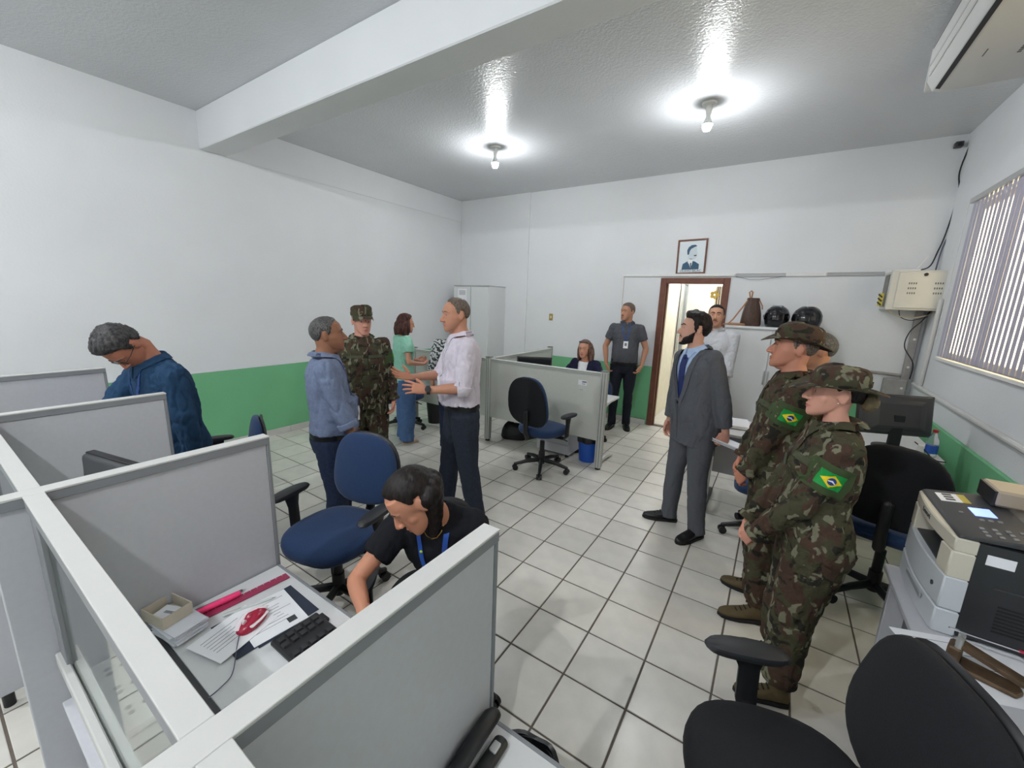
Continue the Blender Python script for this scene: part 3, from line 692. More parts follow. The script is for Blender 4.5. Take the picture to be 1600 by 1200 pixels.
# desk things
t = thing('keyboard', 'black computer keyboard on the near cubicle desk', 'keyboard', (-.84, .534, DK), 180)
mb = MB(); mb.bb(-.27, .27, -.072, .072, .004, .020); mb.build('keyboard_case', M_black, t, bevel=.005)
M_key = mat('key_cap', srgb(40, 41, 44), .5); kd = None
for r in range(5):
    for c in range(20):
        if c in (14, 17) or (c > 17 and False): continue
        if kd is None: kd = MB().rings([sup3 for sup3 in ([(x*.0105, y*.0105, 0) for x, y in ((-1, -1), (1, -1), (1, 1), (-1, 1))], [(x*.008, y*.008, .007) for x, y in ((-1, -1), (1, -1), (1, 1), (-1, 1))])]).build('key', M_key, t, smooth=0); o = kd
        else: o = link(bpy.data.objects.new('key', kd.data), t)
        o.location = (-.246+.0258*c, .052-.0255*r, .019)
qbox('keyboard_foot', (.22, .26, -.085, -.06, 0, .012), M_black, t, .002)
t = thing('computer_mouse', 'red and white computer mouse on the printed papers', 'mouse', (-1.235, .472, DK+.0075), 205)
M_red = mat('mouse_red', srgb(168, 30, 62), .25); M_mw = mat('mouse_white', srgb(236, 226, 230), .3)
rr = []
for z, s in ((0, .95), (.006, 1), (.014, .98), (.022, .9), (.029, .72), (.034, .45), (.036, .03)): rr.append([(x*s, y*s+.004*z, z*(1-.25*max(0, y/.05))) for x, y in sup(.029, .052, 2.3, 28)])
MB().rings(rr).build('mouse_body', M_red, t, smooth=80)
mb = MB()
for sx in (-1, 1):
    P = [(sx*.024, .036, .019), (sx*.012, .015, .0325), (sx*.004, -.008, .0358), (sx*.014, -.03, .031), (sx*.022, -.042, .020)]
    if sx > 0: P = [(.01, .048, .016), (.016, .03, .026), (.018, .005, .0305), (.008, -.015, .0355), (-.006, -.034, .030), (-.012, -.046, .020)]
    else: P = [(-.024, .03, .018), (-.0265, 0, .0175), (-.022, -.034, .016)]
    mb.tube(P, [(.003, .007)]*len(P), n=8)
mb.build('white_swirl', M_mw, t, smooth=60)
MB().cyl((0, .028, .0275), .007, .005, 12, (1, 0, 0)).build('scroll_wheel', M_mw, t)
wire('thin grey mouse cable trailing across the near desk', [(-1.212, .425, DK+.012), (-1.17, .40, DK+.006), (-1.10, .36, DK+.004), (-1.08, .325, DK+.004), (-1.07, .295, DK+.008)], .0014, M_cab)
def sheet(label, loc, rz, w, h, th=.0015, lines=8, block=True, cat='paper', name='paper_sheet', m=M_paper):
    t = thing(name, label, cat, loc, rz); qbox('sheet', (-w/2, w/2, -h/2, h/2, 0, th), m, t, 0)
    rnd = random.Random(hash(label) % 1000 if False else len(label))
    for k in range(lines):
        y = h/2-.03-k*(h-.06)/max(1, lines); l = w*rnd.uniform(.4, .8)
        MB().bb(-w/2+.02, -w/2+.02+l, y, y+.0016, th, th+.0004).build('print_line', M_ink, t)
    if block: MB().bb(w/2-.05, w/2-.025, -h/2+.02, -h/2+.045, th, th+.0005).build('printed_stamp', M_dgrey, t)
    return t
t = thing('document_folder', 'dark blue folder under the papers on the near desk', 'folder', (-1.235, .505, DK), 88)
qbox('folder_cover', (-.115, .125, -.100, .085, 0, .003), mat('folder_navy', srgb(40, 48, 66), .5), t, .001); qbox('folder_tab', (-.06, .06, -.108, -.100, 0, .003), mat('folder_navy', srgb(40, 48, 66), .5), t, .001)
sheet('printed form lying on the dark folder beside the mouse', (-1.225, .520, DK+.0035), 84, .155, .19, lines=9)
sheet('printed page sticking out toward the paper stack', (-1.245, .425, DK+.0055), 104, .18, .14, lines=6, block=False)
t = thing('ruler', 'flat crimson ruler on the desk along the partition', 'ruler', (-1.385, .50, DK), 86)
qbox('ruler_body', (-.155, .155, -.017, .017, 0, .004), mat('crimson_plastic', srgb(158, 52, 86), .35), t, .001)
for k in range(15): MB().bb(-.148+.0205*k, -.1472+.0205*k, .008, .016, .004, .0044).build('graduation', M_paper, t)
t = thing('highlighter_pen', 'hot pink highlighter pen leaning on the crimson ruler', 'pen', (-1.405, .43, DK+.014), 84)
MB().tube([(-.055, 0, 0), (.03, 0, 0)], .0095, n=14, round_ends=False).build('barrel', mat('hot_pink', srgb(255, 64, 128), .35), t)
MB().tube([(.03, 0, 0), (.072, 0, 0)], [.0105, .0095], n=14).build('cap', mat('hot_pink', srgb(255, 64, 128), .35), t)
t = thing('ballpoint_pen', 'clear ballpoint pen lying across the printed form', 'pen', (-1.315, .50, DK+.009), 70)
MB().tube([(-.07, 0, 0), (.06, 0, 0)], .004, n=10).build('barrel', mat('clear_pen', srgb(214, 222, 220), .15), t); MB().tube([(.06, 0, 0), (.075, 0, 0)], [.0035, .001], n=8).build('tip', M_alu, t)
MB().tube([(-.068, 0, .005), (-.025, 0, .006)], .0015, n=6).build('clip', M_alu, t)
t = thing('ballpoint_pen', 'dark ballpoint pen behind the pink highlighter', 'pen', (-1.425, .45, DK+.007), 82)
MB().tube([(-.07, 0, 0), (.07, 0, 0)], .0045, n=10).build('barrel', mat('grey_pen', srgb(96, 96, 100), .3), t); MB().tube([(.07, 0, 0), (.082, 0, 0)], [.0035, .001], n=8).build('tip', M_alu, t)
rs = random.Random(3)
for k in range(9):
    sz = .0045
    o = MB().box((0, 0, sz/2), (.115+rs.uniform(-.006, .01), .085+rs.uniform(-.006, .006), sz*.8)).build('paper_bundle', mat('paper_bundle', srgb(226, 228, 236), .8), None)
    o.location = (-1.385+rs.uniform(-.006, .006), .338+rs.uniform(-.006, .006), DK+sz*k); o.rotation_euler = (0, 0, R_(rs.uniform(-7, 7)+10))
    tag(o, 'folded paper slip in the stack beneath the open cardboard tray' if k < 8 else 'topmost white slip of the stack under the cardboard tray', 'paper', 'paper slips stacked on the near desk')
t = thing('cardboard_tray', 'small open cardboard tray with paper slips on the near desk', 'box', (-1.425, .325, DK+.0415), 12)
M_card = mat('raw_card', srgb(204, 194, 178), .8, var=.05)
qbox('tray_base', (-.05, .05, -.04, .04, 0, .002), M_card, t, 0)
for e in ((-.05, -.047, -.04, .04, .002, .036), (.047, .05, -.04, .04, .002, .036), (-.047, .047, -.04, -.037, .002, .036), (-.047, .047, .037, .04, .002, .036)): qbox('tray_side', e, M_card, t, 0)
t2 = sheet('printed slips lying inside the cardboard tray', (-1.425, .325, DK+.046), 25, .06, .05, .01, 4, False, name='paper_slip')
# stapler desk
t = thing('stapler', 'black stapler lying open on the desk at the bottom of the view', 'stapler', (-.405, .56, DK), 0)
mb = MB(); mb.tube([(0, -.09, .010), (0, .07, .010)], [(.010, .018), (.010, .018)], n=14, ref=(0, 0, 1)); mb.build('stapler_base', M_black, t)
mb = MB(); mb.tube([(-.035, -.09, .025), (-.035, .0, .045), (-.035, .075, .05), (-.035, .09, .045)], [(.015, .017), (.018, .019), (.017, .02), (.012, .017)], n=14, ref=(0, 0, 1)); mb.build('stapler_arm', M_black, t)
MB().box((0, .045, .022), (.018, .025, .008)).build('anvil', M_alu, t, bevel=.002); MB().box((-.02, -.02, .03), (.01, .13, .012), Matrix.Rotation(R_(8), 3, 'X')).build('magazine', M_alu, t)
def bin_(label, loc, r, h, m, liner=True, cat='bin'):
    t = thing('waste_bin', label, cat, loc)
    MB().lathe([(.001, 0), (r*.8, 0), (r, h), (r+.008, h), (r+.008, h+.01), (r-.006, h+.008), (r*.8-.006, .012), (.001, .012)], 32).build('bucket', m, t, smooth=40)
    if liner:
        mb = MB(); rr = []
        for z, q in ((h-.05, r+.006), (h-.02, r+.012), (h+.012, r+.012), (h+.014, r-.004), (h-.06, r-.02), (.06, r*.75)):
            rr.append([((q+.004*math.sin(5*a+z*90))*math.cos(a), (q+.004*math.sin(7*a))*math.sin(a), z+.006*math.sin(6*a)) for a in np.linspace(0, 2*math.pi, 41)[:-1]])
        mb.rings(rr, cap=False); mb.build('bin_liner', mat('black_liner', srgb(20, 20, 24), .3), t, smooth=60)
    return t
bin_('black lined waste bin under the stapler desk', (-.49, .88, 0), .125, .27, M_black)
# monitor in second cubicle
def monitor(label, loc, rz, w, h, z0, tilt=0, screen=False, m=M_black, back_m=M_dgrey):
    t = thing('monitor', label, 'monitor', loc, rz)
    B = Matrix.Translation((0, 0, z0+h/2)) @ Matrix.Rotation(R_(tilt), 4, 'X')
    MB().box((0, 0, 0), (w, .03, h)).xform(B).build('bezel', m, t, bevel=.006, seg=2)
    mb = MB(); mb.rings([[(x*w*.5*a, -.012-.055*b, z*h*.5*a) for x, z in ((-1, -1), (1, -1), (1, 1), (-1, 1))] for a, b in ((.98, 0), (.94, .35), (.72, .7), (.55, 1))]); mb.xform(B).build('back_cover', back_m, t, bevel=.008, seg=2)
    mb = MB(); mb.box((0, .0155, 0), (w-.03, .002, h-.03)); mb.xform(B).build('screen', mat('dark_screen', srgb(20, 22, 26), .12), t)
    qbox('stand_neck', (-.04, .04, -.075, -.045, .012, z0+h*.55), m, t, .006)
    MB().lathe([(.001, 0), (.115, 0), (.115, .008), (.04, .016), (.001, .016)], 28, (0, -.04, 0)).build('stand_base', m, t)
    return t
monitor('dark monitor in the second cubicle seen over the partition', (-2.02, .40, DK), 12, .44, .27, .10)
# ------------------------------------------------------------------ centre workstation
M_cp = mat('pale_green_grey_panel', srgb(206, 208, 200), .5, var=.02, vscale=40)
M_post = mat('panel_aluminium', srgb(206, 207, 202), .4, metal=.25)
M_groove = mat('groove_grey', srgb(120, 122, 120), .5)
ZP = 1.06
def post(t, x, y, name='post'):
    p = qbox(name, (x-.035, x+.035, y-.035, y+.035, .02, ZP+.012), M_post, t, .008)
    for d in (-.014, .014):
        MB().bb(x+d-.003, x+d+.003, y-.0362, y-.034, .03, ZP).build('groove', M_groove, p)
        MB().bb(x+.034, x+.0362, y+d-.003, y+d+.003, .03, ZP).build('groove', M_groove, p)
    qbox('post_cap', (x-.037, x+.037, y-.037, y+.037, ZP+.012, ZP+.02), M_groove, p, .003)
    MB().cyl((x, y, .01), .03, .02, 14).build('post_foot', M_black, p)
def screen_panel(t, x0, x1, y0, y1, zb=.32):
    qbox('panel_board', (x0, x1, y0, y1, zb, ZP-.05), M_cp, t, .002)
    e = .006
    q = qbox('top_rail', (x0-e*(x1-x0 < .1), x1+e*(x1-x0 < .1), y0-e*(y1-y0 < .1), y1+e*(y1-y0 < .1), ZP-.05, ZP), M_post, t, .004)
    for z in (ZP-.034, ZP-.018):
        if y1-y0 < .1: MB().bb(x0, x1, y0-e-.001, y0-e+.001, z, z+.004).build('groove', M_groove, q)
        else: MB().bb(x1+e-.001, x1+e+.001, y0, y1, z, z+.004).build('groove', M_groove, q)
t = thing('screen_partition', 'pale front partition with aluminium posts before the seated woman', 'partition', (0, 0, 0))
post(t, -1.435, 3.97); post(t, -2.925, 3.97); screen_panel(t, -2.89, -1.47, 3.955, 3.985)
n = qbox('notice_label', (-1.72, -1.62, 3.952, 3.955, .90, .955), M_paper, t, 0)
MB().bb(-1.675, -1.625, 3.9505, 3.952, .93, .945).build('print_block', M_ink, n); MB().bb(-1.675, -1.64, 3.9505, 3.952, .912, .918).build('print_block', M_ink, n)
n = qbox('notice_label', (-1.71, -1.63, 3.952, 3.955, .84, .89), mat('faded_paper', srgb(212, 214, 210), .7), t, 0)
MB().bb(-1.70, -1.66, 3.9505, 3.952, .848, .852).build('print_block', M_ink, n)
t = thing('screen_partition', 'pale side partition running back to the green wall', 'partition', (0, 0, 0))
post(t, -2.96, 5.62); screen_panel(t, -2.945, -2.915, 4.01, 5.585, .35)
t = thing('screen_partition', 'pale partition left of the lilac shirted man, behind the woman in green', 'partition', (0, 0, 0))
screen_panel(t, -4.2, -2.965, 3.955, 3.985); post(t, -4.235, 3.97)
t = thing('work_desk', 'white desk behind the pale partition where the woman sits', 'desk', (0, 0, 0))
qbox('desk_top', (-2.90, -1.40, 3.99, 4.40, .715, .74), M_desk, t, .004); qbox('desk_top', (-2.90, -2.35, 4.40, 5.45, .715, .74), M_desk, t, .004)
lg = MB().tube([(-1.46, 4.06, .04), (-1.46, 4.2, .05), (-1.46, 4.30, .045), (-1.46, 4.44, .015)], (.022), n=10).build('leg_foot', M_post, t)
qbox('leg_column', (-1.48, -1.44, 4.02, 4.10, .03, .70), M_post, t, .004); MB().tube([(-1.46, 4.08, .66), (-1.46, 4.2, .68), (-1.46, 4.36, .70)], .014, n=8).build('leg_bracket', M_post, t)
qbox('leg_column', (-2.86, -2.82, 5.3, 5.4, .0, .715), M_post, t, .004)
t = thing('drawer_pedestal', 'low grey drawer pedestal under the partition behind the black backed chair', 'drawer unit', (-2.23, 4.02, 0))
qbox('pedestal_body', (0, .42, .01, .36, .04, .40), M_pan, t, .004)
for z in (.05, .17, .29): qbox('drawer', (.005, .415, -.004, .01, z, z+.105), M_pan, t, .003)
for x in (.05, .37):
    for y in (.06, .3): MB().cyl((x, y, .02), .02, .04, 10).build('caster', M_black, t)
t = bin_('blue waste bin beside the right post of the pale partition', (-1.63, 4.15, 0), .12, .28, mat('blue_plastic', srgb(30, 88, 190), .35), True)
bin_('black waste bin under the partition behind the woman in green', (-3.98, 4.12, 0), .13, .32, M_black, False)
def soft_bag(label, loc, rz, s):
    t = thing('floor_bag', label, 'bag', loc, rz)
    mb = MB(); rr = []
    for z, a, b in ((0, .9, .9), (.15, 1, 1), (.5, .95, .9), (.8, .8, .6), (1, .55, .3), (1.03, .2, .1)):
        rr.append([(x*a*s[0], y*b*s[1], z*s[2]*(1+.1*math.sin(3*k))) for k, (x, y) in enumerate(sup(1, 1, 3, 24))])
    mb.rings(rr).build('bag_body', mat('black_nylon', srgb(30, 29, 31), .6, bump=.5, bscale=25), t, smooth=50)
    MB().tube([(-.5*s[0], 0, s[2]*.95), (-.3*s[0], -.02, s[2]*1.3), (.2*s[0], -.02, s[2]*1.3), (.4*s[0], 0, s[2]*.95)], .01, n=8).build('bag_handle', M_black, t)
soft_bag('black bag on the floor under the pale partition', (-2.70, 4.25, 0), 20, (.17, .10, .2))
monitor('black monitor back showing over the pale partition', (-2.62, 4.55, .741), -150, .46, .25, .06, 5)
t = thing('desk_telephone', 'black desk phone beside the monitor behind the pale partition', 'telephone', (-2.20, 4.22, .741), 170)
mb = MB(); mb.prism([(-.09, 0), (.09, 0), (.09, .03), (-.09, .08)], -.09, .09, 'x'); mb.build('phone_base', M_black, t, bevel=.005)
MB().tube([(-.05, -.09, .09), (-.05, -.06, .115), (-.05, .06, .085), (-.05, .085, .055)], [.02, .016, .016, .02], n=10).build('handset', M_black, t)
qbox('phone_screen', (.0, .07, -.02, .02, .062, .068), M_dgrey, t, .001)

# ------------------------------------------------------------------ right hand desks
t = thing('work_desk', 'white desk with grey modesty panel between suit man and soldiers', 'desk', (0, 0, 0))
qbox('desk_top', (-.375, .62, 3.66, 4.22, .715, .74), M_desk, t, .004)
qbox('modesty_panel', (-.32, .58, 3.74, 3.76, .36, .715), mat('mid_grey_laminate', srgb(150, 152, 158), .45), t, .003)
for x in (-.345, .55):
    qbox('leg', (x-.012, x+.018, 3.72, 3.78, .04, .715), M_rim, t, .004); qbox('leg_foot', (x-.018, x+.022, 3.66, 4.16, .01, .04), M_dgrey, t, .004)
t = thing('paper_ream', 'stack of white papers on the desk behind the suited man', 'paper', (-.20, 3.98, .741), 8)
qbox('ream_wrap', (-.11, .11, -.14, .14, 0, .006), M_dgrey, t, .001)
for k in range(5): MB().box((random.uniform(-.004, .004), random.uniform(-.004, .004), .0085+.005*k), (.205, .285, .0045), Matrix.Rotation(R_(random.uniform(-3, 3)), 3, 'Z')).build('sheet', M_paper, t)
t = thing('work_desk', 'white corner desk with monitor and bottle against the right wall', 'desk', (0, 0, 0))
qbox('desk_top', (.64, 1.12, 3.97, 5.0, .715, .74), M_desk, t, .004)
for y in (4.02, 4.93):
    qbox('leg', (.95, 1.0, y-.02, y+.02, .04, .715), M_rim, t, .004); qbox('leg_foot', (.68, 1.1, y-.025, y+.025, .01, .04), M_dgrey, t, .004)
qbox('modesty_panel', (1.09, 1.11, 4.05, 4.9, .3, .715), M_pan, t, .003)
monitor('large dark monitor seen from behind beside the right wall', (.83, 4.14, .741), 22, .50, .31, .10, -10)
t = thing('water_bottle', 'clear water bottle with red cap and blue label by the right wall', 'bottle', (1.05, 4.03, .741))
MB().lathe([(.001, 0), (.03, 0), (.034, .01), (.034, .12), (.03, .14), (.015, .175), (.013, .19), (.001, .19)], 24).build('bottle_body', mat('clear_plastic', (.9, .95, .96, 1), .05, trans=.9), t, smooth=50)
MB().lathe([(.0345, .03), (.0352, .035), (.0352, .085), (.0345, .09)], 24).build('bottle_label', mat('label_blue', srgb(50, 96, 190), .4), t, smooth=50)
MB().cyl((0, 0, .196), .016, .02, 16).build('bottle_cap', mat('cap_red', srgb(170, 32, 40), .35), t)
wire('black cable hanging from the monitor to the right wall desk', [(.95, 4.0, .84), (1.0, 3.97, .80), (1.05, 3.93, .75), (1.1, 3.9, .752)], .004)
tag(qbox('power_adapter', (.955, .985, 3.92, 3.95, .741, .84), M_white, None, .004), 'small white adapter standing behind the large dark monitor', 'adapter')
# printer desk
t = thing('work_desk', 'grey desk in the right foreground carrying the printer', 'desk', (0, 0, 0))
qbox('desk_top', (.50, 1.24, 1.0, 2.12, .715, .74), M_pan, t, .004)
qbox('side_panel', (.52, 1.22, 2.06, 2.085, .0, .715), M_pan, t, .003); qbox('side_panel', (.52, 1.22, 1.03, 1.055, 0, .715), M_pan, t, .003)
qbox('front_panel', (.58, .60, 1.06, 2.06, .02, .715), mat('dark_laminate', srgb(104, 104, 108), .5), t, .003)
t = thing('printer', 'grey and black office laser printer on the right foreground desk', 'printer', (.555, 1.93, .741), 0)
M_pr = mat('printer_grey', srgb(198, 203, 208), .4); M_prc = mat('printer_cream', srgb(206, 200, 184), .45); M_prk = mat('printer_black', srgb(40, 41, 44), .45)
W = .205
MB().prism([(0, 0), (.46, 0), (.46, .335), (.13, .335), (.05, .315)], -W+.012, W-.012, 'y').build('side_housing', M_prk, t, bevel=.004) if False else None
mb = MB(); mb.bb(.045, .47, -W, W, .01, .335); mb.build('housing', M_prk, t, bevel=.008, seg=2)
def prof(y): return -.02*math.cos(y/W*1.35)
def front(z0, z1, y0, y1, name, m, off=0, depth=.052, n=10, sl=0):
    ysl = np.linspace(y0, y1, n); mb = MB(); rr = []
    for z in (z0, z1):
        rr.append([(prof(y)+off+sl*(z-z0), y, z) for y in ysl]+[(depth, y, z) for y in ysl[::-1]])
    mb.rings(rr); return mb.build(name, m, t, bevel=.004)
front(.0, .085, -W, W, 'paper_drawer', M_pr, -.002)
front(.088, .20, -W, W, 'front_door', M_pr, 0)
front(.20, .29, -W, -W+.07, 'tray_pillar', M_prc); front(.20, .29, W-.07, W, 'tray_pillar', M_prc)
front(.29, .335, -W, W, 'output_bridge', M_prc, .002)
front(.2, .285, -W+.07, W-.07, 'tray_recess', M_slot, .085, .10)
MB().prism([(.0, .205), (.09, .215), (.09, .2), (.0, .196)], -W+.07, W-.07, 'y').build('output_tray', M_dgrey, t)
# control panel slopes up
mb = MB(); mb.prism([(.0, .335), (.19, .345), (.19, .37), (.01, .345)], -W, W, 'y'); cpn = mb.build('control_panel', M_dgrey, t, bevel=.004)
def onp(x): return .345+(x-.01)*(.025/.18)
def pad(x0, x1, y0, y1, name, m, up=.0015):
    return MB().rings([[(x, y, onp(x)-.001) for x, y in ((x0, y0), (x1, y0), (x1, y1), (x0, y1))], [(x, y, onp(x)+up) for x, y in ((x0, y0), (x1, y0), (x1, y1), (x0, y1))]]).build(name, m, cpn)
pad(.085, .135, -.02, .05, 'display', mat('lcd_blue', srgb(120, 140, 235), .3, emit=srgb(120, 140, 240), estr=.9))
pad(.03, .085, .09, .17, 'instruction_sticker', M_paper); pad(.085, .105, .09, .17, 'instruction_sticker', mat('sticker_yellow', srgb(196, 178, 70), .5))
for k in range(3): pad(.045, .07, .10+.024*k, .116+.024*k, 'sticker_print', M_dgrey, .002)
for r in range(3):
    for c in range(5): pad(.065+.028*c, .075+.028*c, -.185+.026*r, -.172+.026*r, 'keypad_button', mat('button_grey', srgb(128, 130, 134), .5), .003)
for k in range(3): pad(.085+.02*k, .095+.02*k, -.06, -.048, 'keypad_button', mat('button_grey', srgb(128, 130, 134), .5), .003)
pad(.05, .06, -.01, .0, 'keypad_button', mat('button_grey', srgb(128, 130, 134), .5), .003)
text_obj('brand_print', 'Lexmark', .024, M_dgrey, t, face_mat((-.0182, .02, .315), (0, -1, 0), (0, 0, 1)))
MB().bb(.19, .47, -W, W, .335, .372).build('scanner_bed', mat('printer_brown_grey', srgb(110, 104, 98), .5), t, bevel=.006)
mb = MB(); mb.bb(.15, .47, .07, W+.005, .372, .43); mb.build('document_feeder', mat('feeder_beige', srgb(176, 162, 142), .5), t, bevel=.008)
MB().bb(.146, .154, .075, W, .372, .425).build('feeder_front', M_prk, t)
MB().box((.34, -.06, .395), (.24, .2, .012), Matrix.Rotation(R_(-8), 3, 'X')).build('feeder_tray', M_prk, t, bevel=.004)
MB().box((.355, -.06, .405), (.16, .16, .006), Matrix.Rotation(R_(-8), 3, 'X')).build('tray_liner', mat('feeder_beige', srgb(176, 162, 142), .5), t)
MB().box((.25, .0, .42), (.02, .12, .012), Matrix.Rotation(R_(-20), 3, 'X')).build('paper_guide', M_dgrey, t, bevel=.003)
MB().bb(.07, .13, -W-.0015, -W, .272, .305).build('asset_sticker', M_paper, t); MB().bb(.10, .4, -W-.003, -W, .2, .206).build('seam', M_dgrey, t)
for k in range(8): MB().bb(.12, .44, -W-.002, -W, .06+.012*k, .064+.012*k).build('vent_line', M_slot, t)
MB().bb(-.024, -.019, -.12, .05, .055, .07).build('drawer_grip_shade', mat('grip_shadow', srgb(150, 154, 158), .5), t)  # flat strip, the grip's shadow put into its darker grey
MB().lathe([(.001, 0), (.009, 0), (.009, .002), (.001, .002)], 12, (-.015, -.165, .105)).build('release_dimple', M_dgrey, t) if False else MB().cyl((-.012, -.15, .14), .008, .004, 12, (1, 0, 0)).build('release_dimple', M_dgrey, t)
sheet('loose printed sheets under the hole punch on the printer desk', (.63, 1.60, .741), 20, .32, .24, .002, 4, False)
sheet('white sheet at the right edge of the printer desk', (.80, 1.33, .741), 10, .21, .29, .002, 4, False)
t = thing('hole_punch', 'worn brown metal hole punch lying on the white sheets', 'hole punch', (.60, 1.575, .744), -22)
M_pun = mat('worn_brown_metal', srgb(98, 78, 58), .5, metal=.3, var=.35, vscale=30)
MB().prism([(-.05, -.035), (.09, -.03), (.1, 0), (.09, .03), (-.05, .035)], 0, .014, 'z').build('punch_base', M_pun, t, bevel=.004)
MB().box((-.035, 0, .035), (.03, .055, .05)).build('punch_block', M_pun, t, bevel=.005)
MB().box((.03, 0, .055), (.14, .04, .016), Matrix.Rotation(R_(12), 3, 'Y')).build('punch_lever', M_pun, t, bevel=.006, seg=2)
for y in (-.015, .015): MB().cyl((-.03, y, .07), .008, .04, 12).build('punch_pin', M_alu, t)
t = thing('metal_letter_opener', 'thin silver letter opener resting on the hole punch', 'letter opener', (.635, 1.64, .815), -5)
mb = MB(); mb.tube([(-.07, 0, 0), (.07, 0, .004)], [(.003, .006), (.002, .005)], n=8); mb.build('blade', mat('shiny_steel', srgb(210, 210, 214), .15, metal=1), t)
MB().tube([(.07, 0, .004), (.11, 0, .005)], .005, n=8).build('handle', M_red, t)
# desk fan leaning behind printer
t = thing('desk_fan', 'black mesh fan cage between the black chair and the printer', 'fan', (.93, 2.50, 0), 20)
M_fan = M_black
for k in range(28):
    a = 2*math.pi*k/28; MB().tube([(0, -.02, .80), (.10*math.cos(a), -.06, .80+.10*math.sin(a)), (.19*math.cos(a), -.05, .80+.19*math.sin(a)), (.205*math.cos(a), 0, .80+.205*math.sin(a))], .0022, n=5).build('cage_wire', M_fan, t)
mb = MB(); mb.tube([(.206*math.cos(a), 0, .80+.206*math.sin(a)) for a in np.linspace(0, 2*math.pi, 33)], .006, n=8); mb.build('cage_ring', M_fan, t)
MB().cyl((0, .03, .80), .05, .11, 18, (0, 1, 0)).build('motor', M_fan, t)
for k in range(4):
    a = math.pi/2*k; c, s = math.cos(a), math.sin(a); mb = MB()
    mb.add([(c*.03, -.01, .8+s*.03), (c*.15-s*.05, -.025, .8+s*.15+c*.05), (c*.17+s*.03, .01, .8+s*.17-c*.03), (c*.04+s*.02, .006, .8+s*.04-c*.02)], [(0, 1, 2, 3)]); mb.add([p+np.array([0, .003, 0]) for p in mb.V], [(3, 2, 1, 0)]); mb.build('blade', M_dgrey, t)
MB().tube([(0, .06, .78), (0, .06, .02)], .014, n=10).build('fan_pole', M_fan, t); MB().lathe([(.001, 0), (.17, 0), (.17, .015), (.03, .03), (.001, .03)], 28, (0, .06, 0)).build('fan_base', M_fan, t)
# ------------------------------------------------------------------ people
M_skin = attr_mat('skin')
M_eyew = mat('eye_white', srgb(198, 188, 182), .25); M_iris = mat('eye_iris', srgb(46, 32, 24), .15)
MALE = [(.80, .145, .095, .105), (.88, .170, .105, .125), (.95, .168, .108, .116), (1.02, .158, .110, .105), (1.10, .156, .112, .100), (1.20, .164, .114, .110), (1.30, .178, .118, .120), (1.37, .180, .106, .114), (1.43, .160, .082, .092), (1.47, .105, .062, .072), (1.51, .06, .052, .056)]
FEM = [(.80, .150, .090, .110), (.88, .178, .098, .132), (.95, .170, .098, .116), (1.02, .148, .092, .098), (1.10, .135, .090, .090), (1.20, .146, .105, .098), (1.28, .158, .128, .104), (1.36, .158, .102, .100), (1.43, .138, .072, .082), (1.47, .088, .052, .062), (1.51, .05, .044, .048)]
def sup_ring(hw, f, b, n=30, e=2.35):
    out = []
    for k in range(n):
        q = 2*math.pi*k/n; c, s = math.cos(q), math.sin(q)
        out.append((hw*math.copysign(abs(c)**(2/e), c), (f if s > 0 else b)*math.copysign(abs(s)**(2/e), s)))
    return out
def rotm(pitch, yaw=0, roll=0):
    """pitch >0 leans forward (+Y), yaw >0 turns left, roll >0 tips to the right (+X)"""
    return Matrix.Rotation(R_(yaw), 3, 'Z') @ Matrix.Rotation(R_(roll), 3, 'Y') @ Matrix.Rotation(R_(-pitch), 3, 'X')
def ik(A, C, l1, l2, pole):
    A, C, pole = Vector(A), Vector(C), Vector(pole); d = C-A; L = d.length
    if L > (l1+l2)*.999: C = A+d.normalized()*(l1+l2)*.999; d = C-A; L = d.length
    a = (l1*l1-l2*l2+L*L)/(2*L); h = math.sqrt(max(0, l1*l1-a*a)); u = d/L
    p = pole-u*pole.dot(u); p = p.normalized() if p.length > 1e-4 else Vector((0, 1, 0))
    return A+u*a+p*h, C
def lerp3(a, b, t): return a+(b-a)*t

